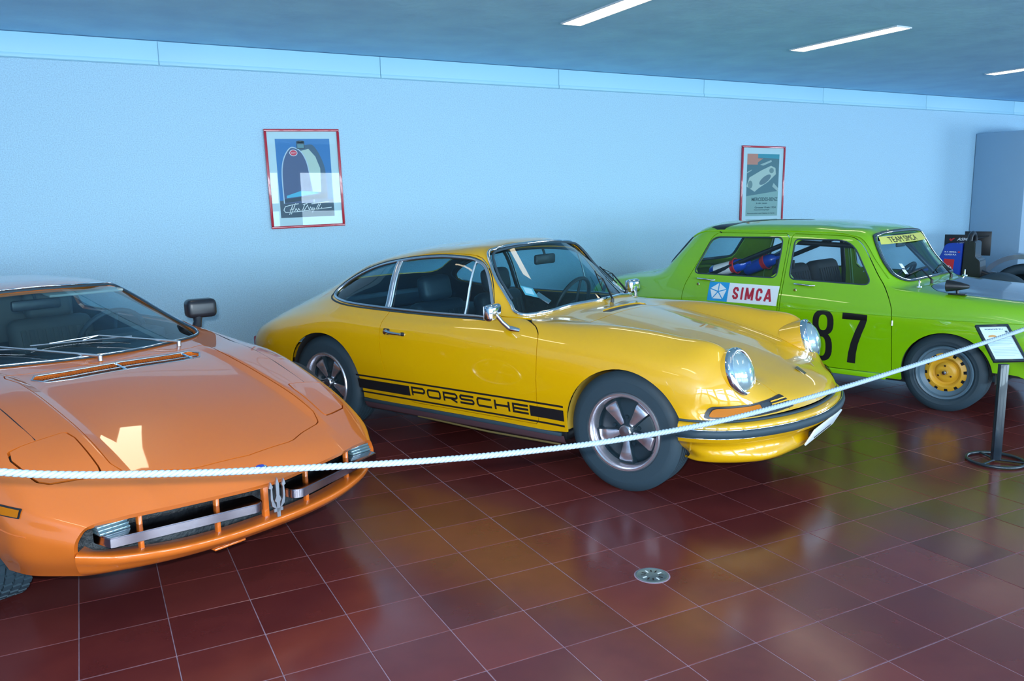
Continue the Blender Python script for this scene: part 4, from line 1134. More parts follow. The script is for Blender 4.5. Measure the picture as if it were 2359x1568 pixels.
    MB().tube(smooth_poly([(.52, -.76, .42), (.68, -.73, .42), (.79, -.6, .42), (.82, 0, .42), (.79, .6, .42), (.68, .73, .42), (.52, .76, .42)], False, 5), .022, 8, flat=1.6).obj('front_bumper', M_chrome, T, smooth=60)
    MB().tube([(-3.0, -.76, .42), (-3.14, -.66, .42), (-3.16, 0, .42), (-3.14, .66, .42), (-3.0, .76, .42)], .022, 8).obj('rear_bumper', M_chrome, T, smooth=60)
    return T
saloon = green_saloon()
_b = MB().box((-1.31, -.40, .955), (.16, .012, .07), .004).obj('seat_board', M_black, saloon)
_V, _F = text_tris('CISI', .105, .034, .01)
decal([], lambda u, v: Vector((u, -.4075, v)), 'board_lettering', M_white, _b, .5, tri=([(x - 1.365, y + .938) for x, y in _V], _F))
def bottle(a, b, lab, white):
    """bottle strapped along a-b to the roll cage, part of the saloon"""
    a, b = Vector(a), Vector(b); ax = (b - a).normalized(); L = (b - a).length
    Mx = look(ax, (0, 0, 1), a); r = .052
    mb = mat('bottle_blue', (.01, .07, .50), .3, coat=.6)
    t = MB().lathe([(.001, 0), (r * .8, .004), (r, .02), (r, L - .06), (r * .8, L - .025), (r * .35, L - .005), (.016, L), (.016, L + .03), (.001, L + .03)], 32, 'z', M=Mx).obj('extinguisher_bottle', mb, saloon, smooth=50, label=lab)
    if white: MB().lathe([(r + .001, .05), (r + .001, L - .14)], 32, 'z', M=Mx).obj('paper_label', M_white, t, smooth=50)
    MB().lathe([(r + .002, L - .14), (r + .002, L - .11)], 32, 'z', M=Mx).obj('band', M_redp, t, smooth=50)
    m = MB(); m.tube([Mx @ Vector((math.cos(q) * (r + .012), math.sin(q) * (r + .012), L - .10)) for q in np.linspace(0, 2 * PI, 20)[:-1]], .006, 6, True)
    m.obj('clamp', M_redp, t, smooth=60)
bottle((-1.95, -.45, .865), (-1.62, -.45, .955), 'blue bottle wrapped in a white paper label', True)
bottle((-1.72, -.28, .88), (-1.43, -.30, 1.0), 'plain blue bottle', False)

# ------------------------------------------------------------------ orange wedge sports car
M_lens2 = mat('parking_lamp_lens', (0.10, 0.17, 0.20), 0.15, coat=1.0, metal=0.3)
def orange_car():
    T = thing('wedge_sports_car', 'low orange wedge-nosed sports car in the left foreground behind the rope', 'car', (0.179, 3.933, 0), math.radians(-66), 'cars parked along the wall')
    net = [
     [(0.7,0.615,0.235),(0.74,0.648,0.3),(0.765,0.662,0.36),(0.775,0.65,0.405),(0.79,0.62,0.437),(0.832,0.5,0.451),(0.874,0.4,0.455),(0.912,0.2,0.45),(0.932,0,0.445)],
     [(0.55,0.7,0.225),(0.585,0.742,0.305),(0.6,0.758,0.385),(0.615,0.745,0.44),(0.66,0.7,0.48),(0.72,0.462,0.528),(0.765,0.405,0.515),(0.8,0.2,0.518),(0.81,0,0.52)],
     [(0.44,0.73,0.22),(0.46,0.772,0.315),(0.47,0.785,0.405),(0.48,0.775,0.5),(0.5,0.712,0.57),(0.535,0.462,0.622),(0.545,0.405,0.606),(0.555,0.2,0.612),(0.56,0,0.615)],
     [(0.2,0.75,0.215),(0.2,0.795,0.32),(0.2,0.812,0.44),(0.2,0.8,0.58),(0.2,0.718,0.685),(0.21,0.462,0.72),(0.22,0.405,0.702),(0.22,0.2,0.708),(0.22,0,0.711)],
     [(-0.05,0.755,0.21),(-0.05,0.803,0.32),(-0.05,0.825,0.46),(-0.05,0.812,0.64),(-0.05,0.72,0.75),(-0.04,0.462,0.774),(-0.03,0.405,0.756),(-0.02,0.2,0.761),(-0.02,0,0.764)],
     [(-0.3,0.758,0.2),(-0.3,0.806,0.32),(-0.3,0.83,0.475),(-0.3,0.818,0.67),(-0.3,0.718,0.775),(-0.27,0.462,0.798),(-0.22,0.405,0.784),(-0.19,0.2,0.786),(-0.18,0,0.788)],
     [(-0.5,0.76,0.2),(-0.5,0.808,0.32),(-0.5,0.835,0.485),(-0.5,0.822,0.69),(-0.5,0.71,0.798),(-0.455,0.585,0.816),(-0.38,0.36,0.816),(-0.31,0.2,0.814),(-0.285,0,0.814)],
     [(-.85,.760,.20),(-.85,.808,.32),(-.85,.838,.49),(-.85,.825,.700),(-.85,.710,.810),(-.84,.600,.905),(-.78,.50,.930),(-.70,.26,.955),(-.68,0,.962)],
     [(-1.25,.760,.20),(-1.25,.808,.32),(-1.25,.84,.49),(-1.25,.828,.705),(-1.25,.710,.815),(-1.25,.575,1.0),(-1.20,.485,1.050),(-1.10,.26,1.082),(-1.07,0,1.090)],
     [(-1.55,.760,.20),(-1.55,.808,.32),(-1.55,.84,.49),(-1.55,.83,.71),(-1.55,.71,.82),(-1.55,.575,1.01),(-1.55,.49,1.075),(-1.55,.27,1.102),(-1.55,0,1.108)],
     [(-1.95,.760,.20),(-1.95,.81,.32),(-1.95,.845,.49),(-1.95,.835,.71),(-1.95,.71,.825),(-1.95,.575,.99),(-1.95,.49,1.055),(-1.95,.27,1.085),(-1.95,0,1.092)],
     [(-2.45,.76,.21),(-2.45,.81,.33),(-2.45,.85,.50),(-2.45,.84,.71),(-2.45,.72,.83),(-2.45,.60,.88),(-2.45,.50,.93),(-2.45,.27,.96),(-2.45,0,.965)],
     [(-3.0,.74,.24),(-3.0,.80,.36),(-3.0,.83,.50),(-3.0,.82,.68),(-3.0,.72,.80),(-3.0,.60,.825),(-3.0,.48,.835),(-3.0,.27,.845),(-3.0,0,.85)],
     [(-3.28,.68,.28),(-3.30,.74,.38),(-3.31,.76,.50),(-3.31,.75,.62),(-3.30,.68,.73),(-3.30,.58,.75),(-3.30,.46,.76),(-3.30,.25,.765),(-3.30,0,.77)],
     [(-3.28,.66,.28),(-3.31,.70,.33),(-3.33,.70,.38),(-3.33,.68,.40),(-3.33,.64,.41),(-3.33,.56,.41),(-3.33,.45,.41),(-3.33,.25,.41),(-3.33,0,.41)],
    ]
    S = surface(net, 7, 6, sharp_u=(), sharp_v=(5, 6)); P = Proj(S)
    d = np.full(len(S.V), 9.0)
    for cx_, cz, r in ((.04, .32, .365), (-2.62, .33, .36)):
        d = np.minimum(d, np.sqrt((S.V[:, 0] - cx_)**2 + (S.V[:, 2] - cz)**2 * np.where(S.V[:, 2] > cz, 1.0, .6)) - r)
    _, S = clip(S, np.where(np.abs(S.V[:, 1]) > .4, d, 1.0))
    # windscreen
    wsp = [(0, .812), (.25, .812), (.42, .812), (.535, .816), (.585, .830), (.575, .862), (.53, .955), (.495, 1.03), (.470, 1.050), (.40, 1.058), (.25, 1.070), (0, 1.077)]
    wsp = smooth_poly(np.array(wsp + [(-y, z) for y, z in wsp[-2:0:-1]]), True, 4)
    gl, S = clip(S, front_field(S, wsp, -1.4, -.15)); panel(smooth_glass(gl), 'windscreen', M_glass, T, 0, -.004)
    tube_on([P.front(y, z, .004) for y, z in wsp], .009, 'windscreen_seal', M_rubber, T, flat=.6)
    tube_on([P.front(y, z + (.004 if z > 1 else 0), .009) for y, z in wsp], .004, 'windscreen_trim', M_chrome, T)
    sw = round_poly([(-.80, .845), (-1.28, .995), (-1.45, 1.03), (-1.90, 1.02), (-2.05, .85)], [.03, .05, .05, .06, .04])
    for sd in (-1, 1):
        gl, S = clip(S, side_field(S, sw, sd)); panel(gl, 'side_window', M_glass_s, T, 0, -.004)
        tube_on([P.side(x, z, sd, .002) for x, z in sw], .006, 'window_seal', M_rubber, T)
    rw = round_poly([(-.44, .99), (.44, .99), (.40, 1.055), (-.40, 1.055)], .02)
    dd = sd_poly(rw, S.V[:, 1], S.V[:, 2]); dd = np.where(S.V[:, 0] < -1.95, dd, np.maximum(dd, .05))
    gl, S = clip(S, dd); panel(gl, 'rear_window', M_glass_s, T, 0, -.004)
    # bonnet lid with the black vent before the windscreen
    bon = np.array([(.795, 0), (.775, .22), (.735, .30), (.690, .425), (.62, .452), (.35, .447), (.05, .447), (-.10, .452), (-.225, .47), (-.262, .44), (-.232, .30), (-.215, 0)])
    bon = np.concatenate([bon, bon[-2:0:-1] * np.array([1, -1])])
    q, S = cut_panel(S, lambda s: top_field(s, bon, .40), .0022)
    vent = np.array([(-.070, 0), (-.075, .25), (-.095, .345), (-.160, .385), (-.205, .355), (-.190, .25), (-.185, 0)])
    vent = np.concatenate([vent, vent[-2:0:-1] * np.array([1, -1])])
    vg, q = clip(q, top_field(q, vent, .4))
    panel(q, 'bonnet', M_orange, T, .02)
    # vent: recessed trough, black rim and mesh strip
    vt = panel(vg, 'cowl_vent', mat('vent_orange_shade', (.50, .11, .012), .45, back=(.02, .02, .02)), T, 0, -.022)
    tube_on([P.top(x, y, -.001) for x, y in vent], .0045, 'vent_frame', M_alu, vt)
    m = MB()
    for a, b in ((-.36, 0.0), (0.0, .30)):
        n = int((b - a) / .012)
        for k in range(n):
            y = a + (b - a) * k / n
            for dy in (.012, -.012):
                p0 = P.top(-.128, y, -.010); p1 = P.top(-.186, y + dy, -.006)
                if p0 is not None and p1 is not None: m.tube([p0, p1], .0014, 3)
    mo = m.obj('vent_mesh', mat('mesh_orange', (.55, .13, .02), .4), vt, smooth=0); mo['kind'] = 'stuff'
    decal([[(-.130, -.35), (-.182, -.35), (-.182, .34), (-.130, .34)]], lambda u, v: P.top(u, v, -.017), 'vent_backing', M_black, vt, .05)  # black backing sheet under the vent mesh
    for yy in (-.02, .31):
        p0, p1 = P.top(-.075, yy, -.004), P.top(-.190, yy, -.004)
        MB().tube([p0, p1], .005, 6).obj('vent_bar', M_chrome, vt)
    tube_on([P.top(-.126 - .006 * (abs(y) > .25), y, -.004) for y in np.linspace(-.35, .35, 20)], .003, 'vent_rail', M_alu, vt, closed=False)
    # pop-up lamp lids
    for sd in (-1, 1):
        pop = round_poly([(.385, sd * .485), (.375, sd * .705), (.575, sd * .672), (.655, sd * .490)], [.01, .01, .04, .03])
        pop = np.array([(x, y) for x, y in pop]); 
        q, S = cut_panel(S, lambda s: top_field(s, pop, .40), .0028); panel(q, 'headlamp_lid', M_orange, T, .02, .0015)
    # fender shut line towards the door
    panel(S, 'body_shell', M_orange, T, .02)
    for sd in (-1, 1):
        ln = [P.top(x, y, -.0022) for x, y in ((.375, sd * .595), (.25, sd * .600), (.12, sd * .605), (-.05, sd * .612), (-.22, sd * .625), (-.44, sd * .65))]
        ln = [p for p in ln if p is not None]
        if len(ln) > 2: MB().tube(smooth_poly([tuple(p) for p in ln], False, 5).tolist(), .0032, 5).obj('shut_line', M_black, T)
        hl = [P.side(x, z, sd, -.002) for x, z in np.stack([np.linspace(-.6, .62, 40), np.interp(np.linspace(-.6, .62, 40), [-.6, .2, .62], [.475, .435, .40])], 1)]
        MB().tube([p for p in hl if p is not None], .005, 6, flat=.6).obj('side_crease', M_orange, T, smooth=60)
        mk = decal([round_poly([(.495, .463), (.495, .497), (.592, .491), (.592, .459)], .004, 2).tolist()], lambda u, v: P.side(u, v, sd, .003), 'side_marker', M_black, T, .02)
        decal([round_poly([(.501, .467), (.501, .491), (.586, .486), (.586, .463)], .003, 2).tolist()], lambda u, v: P.side(u, v, sd, .006), 'side_marker_lens', M_amber, mk, .02)
    # emblem on the nose
    p = P.top(.868, 0, .003); Mx = look((.45, 0, .9), (0, 1, 0), p)
    m = MB().lathe([(.001, .004), (.017, .003), (.020, 0)], 32, 'z', M=Mx @ Matrix.Diagonal((.82, 1.45, 1, 1)))
    e_ = m.obj('nose_badge', M_chrome, T, smooth=40)
    MB().lathe([(.001, .0052), (.015, .0045)], 32, 'z', M=Mx @ Matrix.Translation((-.006, 0, 0)) @ Matrix.Diagonal((.5, 1.2, 1, 1))).obj('badge_enamel', mat('enamel_blue', (.02, .04, .35), .2, coat=1), e_)
    # lower lip below the grille opening
    px_ = lambda y: .932 - .155 * (y / .66)**2.6 - .012 * (y / .66)**1.5
    prof = lambda y: [(px_(y) - .085, .296), (px_(y) - .020, .300), (px_(y) + .004, .295), (px_(y) + .002, .280), (px_(y) - .022, .258), (px_(y) - .055, .238), (px_(y) - .090, .228)]
    end = [(.70, .600, .338), (.758, .652, .342), (.764, .660, .334), (.757, .658, .318), (.738, .648, .290), (.717, .632, .255), (.70, .615, .235)]
    L = []
    for q in range(7):
        row = [end[q]]
        for y in (.575, .50, .38, .20, 0):
            t = (y / .66)**3
            x_, z_ = prof(y)[q]; row.append((x_, y, z_ + (end[q][2] - prof(.66)[q][1]) * t))
        L.append(row)
    s2 = surface(L, 4, 5, True, flip=True); panel(s2, 'nose_lip', M_orange, T, .012)
    # under-lip tray and the dark cavity behind the grille
    cav = MB()
    pts = [(px_(abs(y)) - .10, y) for y in (-.62, -.5, -.3, 0, .3, .5, .62)]
    vs = [(x - .0, y, .27) for x, y in pts] + [(x - .02, y, .455) for x, y in pts] + [(x - .30, y, .27) for x, y in pts] 
    n = len(pts)
    cav.add(vs, [(i, i + 1, n + i + 1, n + i) for i in range(n - 1)] + [(i, i + 1, 2 * n + i + 1, 2 * n + i) for i in range(n - 1)])
    cv = cav.obj('grille_cavity', mat('cavity_black', (.010, .016, .022), .6, bump=(40, 1.0, .01)), T, smooth=0)
    # corner block closing the ends of the opening
    for sd in (-1, 1):
        m = MB(); vs = [(px_(.60) + .012, sd * .600, .355), (px_(.60) - .01, sd * .605, .440), (.745, sd * .655, .437), (.745, sd * .668, .33), (px_(.60) - .10, sd * .600, .355), (px_(.60) - .10, sd * .605, .440)]
        m.add(vs, [(0, 1, 2, 3), (0, 1, 5, 4)]); pass
    # upright ribs, bumper bars, parking lamps, central three-pronged emblem
    for y in (-.46, -.20, 0.0, .20, .46):
        MB().box((px_(abs(y)) - .050, y, .372), (.022, .014 if y else .022, .145), .002).obj('grille_rib', M_orange, cv)
    for sd in (-1, 1):
        plan = round_poly([(.868, .588), (.990, .100), (.972, .066), (.885, .056), (.755, .575), (.770, .602)], [.004, .012, .02, .01, .01, .01], 3)
        bb = bmesh.new(); n = len(plan)
        vv = [bb.verts.new((x, sd * y, .368)) for x, y in plan] + [bb.verts.new((x, sd * y, .402)) for x, y in plan]
        bb.faces.new(vv[:n]); bb.faces.new(vv[n:])
        for i in range(n): bb.faces.new((vv[i], vv[(i + 1) % n], vv[n + (i + 1) % n], vv[n + i]))
        bmesh.ops.recalc_face_normals(bb, faces=bb.faces)
        bmesh.ops.bevel(bb, geom=[e for e in bb.edges if abs(e.verts[0].co.z - e.verts[1].co.z) < 1e-6], offset=.003, segments=2, affect='EDGES')
        MB().bm(bb).obj('bumper_bar', mat('bar_chrome', (.46, .42, .46), .13, 1.0), T, smooth=30)
        y = .535
        lp = MB(); 
        for q in range(3): lp.box((.780 + q * .008, sd * (y + .012), .427 - q * .010), (.055, .105, .011), .004)
        lp.obj('parking_lamp', M_lens2, T, smooth=40)
    tr = MB(); xc = px_(0) + .020
    Mt = Matrix(((0, 0, 1, xc + .01), (1.25, 0, 0, 0), (0, 1.3, 0, .375), (0, 0, 0, 1)))
    prongs = [[(-.006, -.045), (.006, -.045), (.006, .0), (.012, .006), (.0055, .02), (.006, .055), (.0, .075), (-.006, .055), (-.0055, .02), (-.012, .006), (-.006, .0)],
              [(.004, -.022), (.022, -.008), (.026, .015), (.024, .045), (.030, .048), (.024, .066), (.016, .050), (.019, .043), (.018, .012), (.013, .0)],
              [(-.004, -.022), (-.022, -.008), (-.026, .015), (-.024, .045), (-.030, .048), (-.024, .066), (-.016, .050), (-.019, .043), (-.018, .012), (-.013, .0)],
              [(-.016, -.028), (.016, -.028), (.016, -.018), (-.016, -.018)]]
    for p_ in prongs: tr.poly(p_, .008, Mt)
    tr.obj('trident_emblem', M_alu, T, smooth=0)
    MB().box((px_(0) - .105, -.14, .222), (.05, .13, .008), .002).obj('tow_flap', M_orange, T)
    # wheels
    for sd in (-1, 1):
        for x in (.04, -2.62):
            o = fuchs_wheel(T, (x, sd * .715, .33), R=.33, W=.185, rr=.19)
            if sd > 0: o.rotation_euler = (0, 0, PI)
            t = MB(); n = 44
            for k in range(n):
                a = 2 * PI * k / n
                for r_ in range(5):
                    yy = (-.088 + r_ * .044) * .78; Mx = Matrix.Rotation(a + (r_ % 2) * PI / n, 4, 'Y') @ Matrix.Translation((.3305, yy, 0))
                    t.box((0, 0, 0), (.010, .029, .030), 0, M=Mx)
            tb = t.obj('tread_blocks', M_rubber, o, smooth=0); tb['kind'] = 'stuff'
        arch_liner(T, .04, .32, .372, .40, .78, M_liner_d, sd); arch_liner(T, -2.62, .33, .355, .40, .80, M_liner_d, sd)
    MB().box((-1.3, 0, .22), (1.7, 1.44, .08)).box((.52, 0, .29), (.36, 1.1, .08)).box((.0, 0, .40), (.6, .80, .2)).box((-2.8, 0, .36), (.9, .80, .25)).obj('floor_pan', M_black, T)
    # cabin
    ml = mat('leather_taupe', (.08, .085, .08), .6)
    seat(T, -1.45, -.36, .25, ml); seat(T, -1.45, .36, .25, ml)
    MB().box((-.60, 0, .74), (.34, 1.2, .12), .05, seg=3).obj('dashboard', M_vinyl, T)
    MB().box((-.78, .34, .80), (.18, .36, .10), .03).obj('instrument_hood', M_vinyl, T)
    steering_wheel(T, (-.95, .34, .78), .18, 25)
    mm = MB().box((-1.02, 0, 1.00), (.03, .24, .055), .012); mm.tube([(-1.02, 0, 1.02), (-1.05, 0, 1.07)], .008); mm.obj('rear_view_mirror', M_black, T)
    MB().box((0, 0, 0), (.13, .40, .015), .006, M=Matrix.Translation((-1.16, .30, 1.035)) @ Matrix.Rotation(math.radians(8), 4, 'Y')).obj('sun_visor', mat('visor_cloth', (.40, .44, .42), .8), T)
    MB().box((-1.9, 0, .85), (.06, 1.1, .30), .02).obj('bulkhead', ml, T)
    # wipers: two arms parked on the glass
    for y, L_ in ((.36, .62), (-.06, .62)):
        piv = P.top(-.300 if y > 0 else -.235, y, 0)
        a = P.front(y - L_ * .95, .856 + .004, .014); b = P.front(y - L_ * .30, .850, .016); e = P.front(y - L_ * .55, .862, .030)
        a = P.front(max(-.56, y - L_), .862, .014)
        m = MB(); wiper(m, piv, e, a, b); m.obj('wiper', M_alu, T, smooth=50)
    # black door mirror on the far door
    for sd in (-1, 1):
        p = P.side(-.72, .815, sd, 0)
        if p is None: continue
        c = p + Vector((-.01, sd * .045, .105))
        Mr = Matrix.Translation(c) @ Matrix.Rotation(math.radians(-14 * sd), 4, 'Z')
        m = MB().box((0, 0, 0), (.10, .165, .105), .028, M=Mr, seg=3)
        m.tube([p + Vector((.02, -sd * .01, -.01)), p + Vector((.01, sd * .01, .03)), c + Vector((0, -sd * .02, -.02))], [.03, .022, .03], 10)
        o = m.obj('door_mirror', mat('mirror_black', (.012, .014, .02), .35), T, smooth=50)
        MB().box((-.052, 0, 0), (.004, .13, .085), .002, M=Mr).obj('mirror_glass', M_alu, o)
    return T
orange_car()

# ------------------------------------------------------------------ silver racing prototype behind the green saloon
LX, LY, LA = 10.29, 3.61, math.radians(-68)
def racing_prototype():
    T = thing('racing_prototype', 'low silver racing car with blue engine cover and black rear wing, behind the green saloon', 'car', (LX, LY, 0), LA, 'cars parked along the wall')
    net = []
    for x, zs, zc in ((-3.05, .44, .42), (-2.85, .53, .46), (-2.45, .52, .48), (-2.0, .475, .47), (-1.5, .45, .47), (-.9, .47, .46), (-.3, .55, .42), (.3, .46, .34), (.75, .25, .22), (.92, .16, .14)):
        w_ = .94 if x < .5 else .86
        net.append([(x, w_, .10), (x, w_ + .02, .20), (x, w_, zs * .78), (x, w_ - .09, zs), (x, .68, zs), (x, .48, zc), (x, .25, zc), (x, 0, zc + .01)])
    S = surface(net[::-1], 6, 5); P = Proj(S)
    d = np.full(len(S.V), 9.0)
    for cx_ in (-.25, -2.25):
        d = np.minimum(d, np.sqrt((S.V[:, 0] - cx_)**2 + (S.V[:, 2] - .33)**2) - .36)
    _, S = clip(S, np.where((np.abs(S.V[:, 1]) > .9) | ((S.V[:, 1] > .35) & (S.V[:, 0] < -1.9)), d, 1.0))
    panel(S, 'body_shell', M_silver, T, .02)
    for sd in (-1, 1):
        for x in (-.25, -2.25):
            o = MB().lathe([(.21, -.12), (.19, -.09), (.10, -.05), (.001, -.05)], 40, 'y').obj('wheel', M_rimblack, T, loc=(x, sd * .72, .325))
            if sd > 0: o.rotation_euler = (0, 0, PI)
            wheel_tyre(.325, .27, .21).obj('tyre', M_rubber, o, smooth=35)
    # tall silver wing over the far rear wheel, tyre lettering showing inside it
    arc = [(-2.25 + .40 * math.cos(a), .36 + .36 * math.sin(a)) for a in np.linspace(-.1, PI + .1, 26)]
    vs = []
    for x, z in arc:
        dx, dz = x + 2.25, z - .36
        vs += [(x, .56, z), (-2.25 + dx * 1.14, .56, .36 + dz * 1.16), (-2.25 + dx * 1.16, .64, .36 + dz * 1.20), (-2.25 + dx * 1.12, .92, .36 + dz * 1.14)]
    MB().add(vs, [(i * 4 + q, i * 4 + q + 1, (i + 1) * 4 + q + 1, (i + 1) * 4 + q) for i in range(25) for q in range(3)]).obj('wheel_arch', M_silver, T, smooth=60)
    ty = mat('tyre_lettering', (.45, .42, .12), .6)
    for k in range(5):
        a = math.radians(38 + k * 7); r = .27
        MB().box((0, 0, 0), (.022, .003, .035), M=Matrix.Translation((-2.25 + r * math.cos(a), .582, .325 + r * math.sin(a))) @ Matrix.Rotation(PI / 2 - a, 4, 'Y')).obj('tyre_letter', ty, T, smooth=0)
    def slab(nm, prof, y0, y1, mm):
        n = len(prof); b = bmesh.new(); vv = [b.verts.new(v) for v in [(x, y0, z) for x, z in prof] + [(x, y1, z) for x, z in prof]]
        b.faces.new(vv[:n]); b.faces.new(vv[n:][::-1])
        for i in range(n): b.faces.new((vv[i], vv[(i + 1) % n], vv[n + (i + 1) % n], vv[n + i]))
        bmesh.ops.recalc_face_normals(b, faces=b.faces)
        bmesh.ops.bevel(b, geom=[e for e in b.edges], offset=.008, segments=2, affect='EDGES')
        return MB().bm(b).obj(nm, mm, T, smooth=35)
    top = smooth_poly([(-3.16, .60), (-3.02, .655), (-2.93, .72), (-2.87, .83), (-2.83, .935), (-2.78, .955)], False, 5).tolist()
    ec = slab('engine_cover', top + [(-2.655, .955), (-2.665, .575), (-3.14, .575)], -.62, -.22, M_blue)
    slab('cover_trim', [(-3.15, .585), (-3.15, .565), (-2.66, .545), (-2.66, .580)], -.628, -.212, mat('pale_trim', (.35, .50, .62), .4))
    slab('roll_hoop', [(-2.655, .55), (-2.645, .975), (-2.60, .985), (-2.535, .97), (-2.53, .80), (-2.48, .76), (-2.46, .56)], -.58, -.26, mat('carbon_black', (.014, .017, .022), .35, coat=.4))
    MB().tube([(-3.2, -.60, .61), (-3.02, -.60, .67), (-2.92, -.60, .74)], .018, 8).obj('cockpit_rim', M_rubber, T, smooth=60)
    MB().tube(smooth_poly([(-2.60, -.56, .94), (-2.60, -.52, 1.03), (-2.60, -.42, 1.06), (-2.60, -.32, 1.03), (-2.60, -.28, .94)], False, 5), .028, 8).obj('air_scoop', M_black, T, smooth=60)
    MB().tube([(-2.5, -.45, .60), (-2.25, -.50, .53), (-1.9, -.52, .49)], [.07, .04, .02], 10).obj('side_duct', M_black, T, smooth=60)
    slab('rear_deck', [(-3.10, .40), (-3.10, .52), (-2.5, .57), (-2.3, .50)], -.80, .40, M_black)
    slab('rear_wing', [(-2.92, .90), (-2.66, .975), (-2.65, .99), (-2.92, .925)], -.19, .80, M_black)
    fg, fr = mat('flag_green', (.01, .11, .05), .5), mat('flag_red', (.38, .012, .03), .5)
    for y in (-.20, .81):
        ep = MB().box((-2.785, y, .885), (.30, .014, .30), .004).obj('wing_end_plate', M_black, T)
        s_ = -.0085 if y < 0 else .0085
        MB().box((-2.875, y + s_, .825), (.11, .002, .17)).obj('green_panel', fg, ep)
        MB().box((-2.735, y + s_, .825), (.17, .002, .17)).obj('red_panel', fr, ep)
        MB().box((-2.78, y * .6 + .1, .66), (.10, .014, .34), .004).obj('wing_strut', M_black, T)
    ep = [c for c in T.children if c.name.startswith('wing_end_plate')][0]
    V, F = text_tris('ASM', .115, .034, .03, .3)
    fn = lambda u, v: Vector((u, -.2085, v))
    decal([], fn, 'plate_lettering', M_white, ep, .2, tri=([(x - 2.805, y + .965) for x, y in V], F))
    decal([[(-2.885, .975), (-2.865, .955), (-2.82, .995), (-2.845, .995), (-2.865, .978), (-2.872, .995)]], fn, 'red_flash', M_redp, ep, .2)
    fn = lambda u, v: Vector((u, -.6205, v)); fn2 = lambda u, v: Vector((u, -.6212, v))
    decal([[(-2.845, .655), (-2.735, .650), (-2.725, .775), (-2.832, .780)]], fn, 'sponsor_square', M_redp, ec, .3)
    V, F = text_tris('LeYa', .10, .040, .015)
    decal([], fn2, 'sponsor_lettering', M_white, ec, .3, tri=([(x - 2.85, y + .665) for x, y in V], F))
    V, F = text_tris('M. P. AMARAL', .12, .016, .02); V2, F2 = text_tris('OLIVIER PLA', .12, .016, .02)
    decal([], fn2, 'driver_names', M_white, ec, .3, tri=([(x - 2.83, y + .850) for x, y in V] + [(x - 2.83, y + .820) for x, y in V2], F + [tuple(i + len(V) for i in f) for f in F2]))
    MB().box((-2.685, -.6215, .858), (.022, .001, .014)).obj('flag_patch', M_redp, ec)
    decal([[(-2.50, -.78), (-2.36, -.70), (-2.22, -.76), (-2.08, -.86), (-2.24, -.84), (-2.33, -.78)], [(-2.28, -.60), (-2.10, -.60), (-1.95, -.66), (-1.85, -.80), (-2.0, -.72)]], lambda u, v: P.top(u, v, .002), 'race_number_streak', mat('streak_white', (.45, .60, .72), .4), T, .05)
racing_prototype()

# ------------------------------------------------------------------ framed posters on the wall
def frame_thing(lab, x0, x1, z0, z1, tilt, fw=.022):
    w_, h_ = x1 - x0, z1 - z0
    T = thing('framed_poster', lab, 'framed picture', ((x0 + x1) / 2, Y_WALL - .012, z0), 0, 'red-framed posters on the wall')
    T.rotation_euler = (0, math.radians(tilt), 0)
    hw = w_ / 2
    for (cx, cz, sx, sz) in ((0, fw / 2, w_, fw), (0, h_ - fw / 2, w_, fw), (-hw + fw / 2, h_ / 2, fw, h_ - 2 * fw), (hw - fw / 2, h_ / 2, fw, h_ - 2 * fw)):
        MB().box((cx, 0, cz), (sx, .022, sz), .005, seg=2).obj('frame_moulding', M_redframe, T)
    MB().box((0, .004, h_ / 2), (w_ - 2 * fw + .004, .006, h_ - 2 * fw + .004)).obj('mount', mat('mount_board', (.50, .68, .74), .7), T, smooth=0)
    v = MB().add([(-hw + fw, -.004, fw), (hw - fw, -.004, fw), (hw - fw, -.004, h_ - fw), (-hw + fw, -.004, h_ - fw)], [(0, 1, 2, 3)]).obj('glass_sheet', M_pane, T, smooth=0)
    return T, w_, h_
def print_layer(T, name, col, polys, lvl, rough=.5, tri=None):
    m = col if not isinstance(col, tuple) else mat(name + '_ink', col, rough)
    return decal(polys, lambda u, v: Vector((u, .0008 - .0003 * lvl, v)), name, m, T, 9.0, tri=tri)
def rect(x0, x1, z0, z1): return [(x0, z0), (x1, z0), (x1, z1), (x0, z1)]
def ell(cx, cz, rx, rz, n=28, a0=0, a1=360): return [(cx + rx * math.cos(math.radians(a0 + (a1 - a0) * k / n)), cz + rz * math.sin(math.radians(a0 + (a1 - a0) * k / n))) for k in range(n if a1 - a0 == 360 else n + 1)]
T, w_, h_ = frame_thing('red-framed poster of a vintage radiator with white signature, left of the yellow car roof', 1.445, 2.085, 1.295, 2.125, -1.3)
x0, x1, z0, z1 = -.232, .232, .09, .748
pb = print_layer(T, 'poster_sheet', (.01, .16, .42), [rect(x0, x1, z0, z1)], 0)
print_layer(T, 'print_ground', (.03, .07, .11), [rect(x0, x1, z0, .235)], 1)
arch_o = smooth_poly([(-.195, .21), (-.195, .45), (-.172, .58), (-.12, .665), (-.075, .675), (-.02, .64), (.02, .56), (.04, .45), (.06, .30), (.06, .21)], False, 6).tolist()
side_o = smooth_poly([(.06, .21), (.04, .45), (.02, .56), (-.02, .64), (-.06, .672), (.04, .70), (.09, .69), (.14, .61), (.175, .50), (.185, .35), (.185, .21)], False, 6).tolist()
print_layer(T, 'print_radiator_side', (.035, .10, .17), [side_o], 2)
print_layer(T, 'print_radiator_side', (.42, .56, .50), [[(-.035, .645), (.045, .665), (.10, .60), (.135, .50), (.13, .30), (.06, .30), (.045, .45), (.02, .56)]], 3)
print_layer(T, 'print_radiator_core', (.05, .09, .20), [arch_o], 4)
print_layer(T, 'print_radiator_rim', (.40, .55, .66), [q for q in [[tuple(v) for v in s_] for s_ in strokes([arch_o], .009)]], 5)
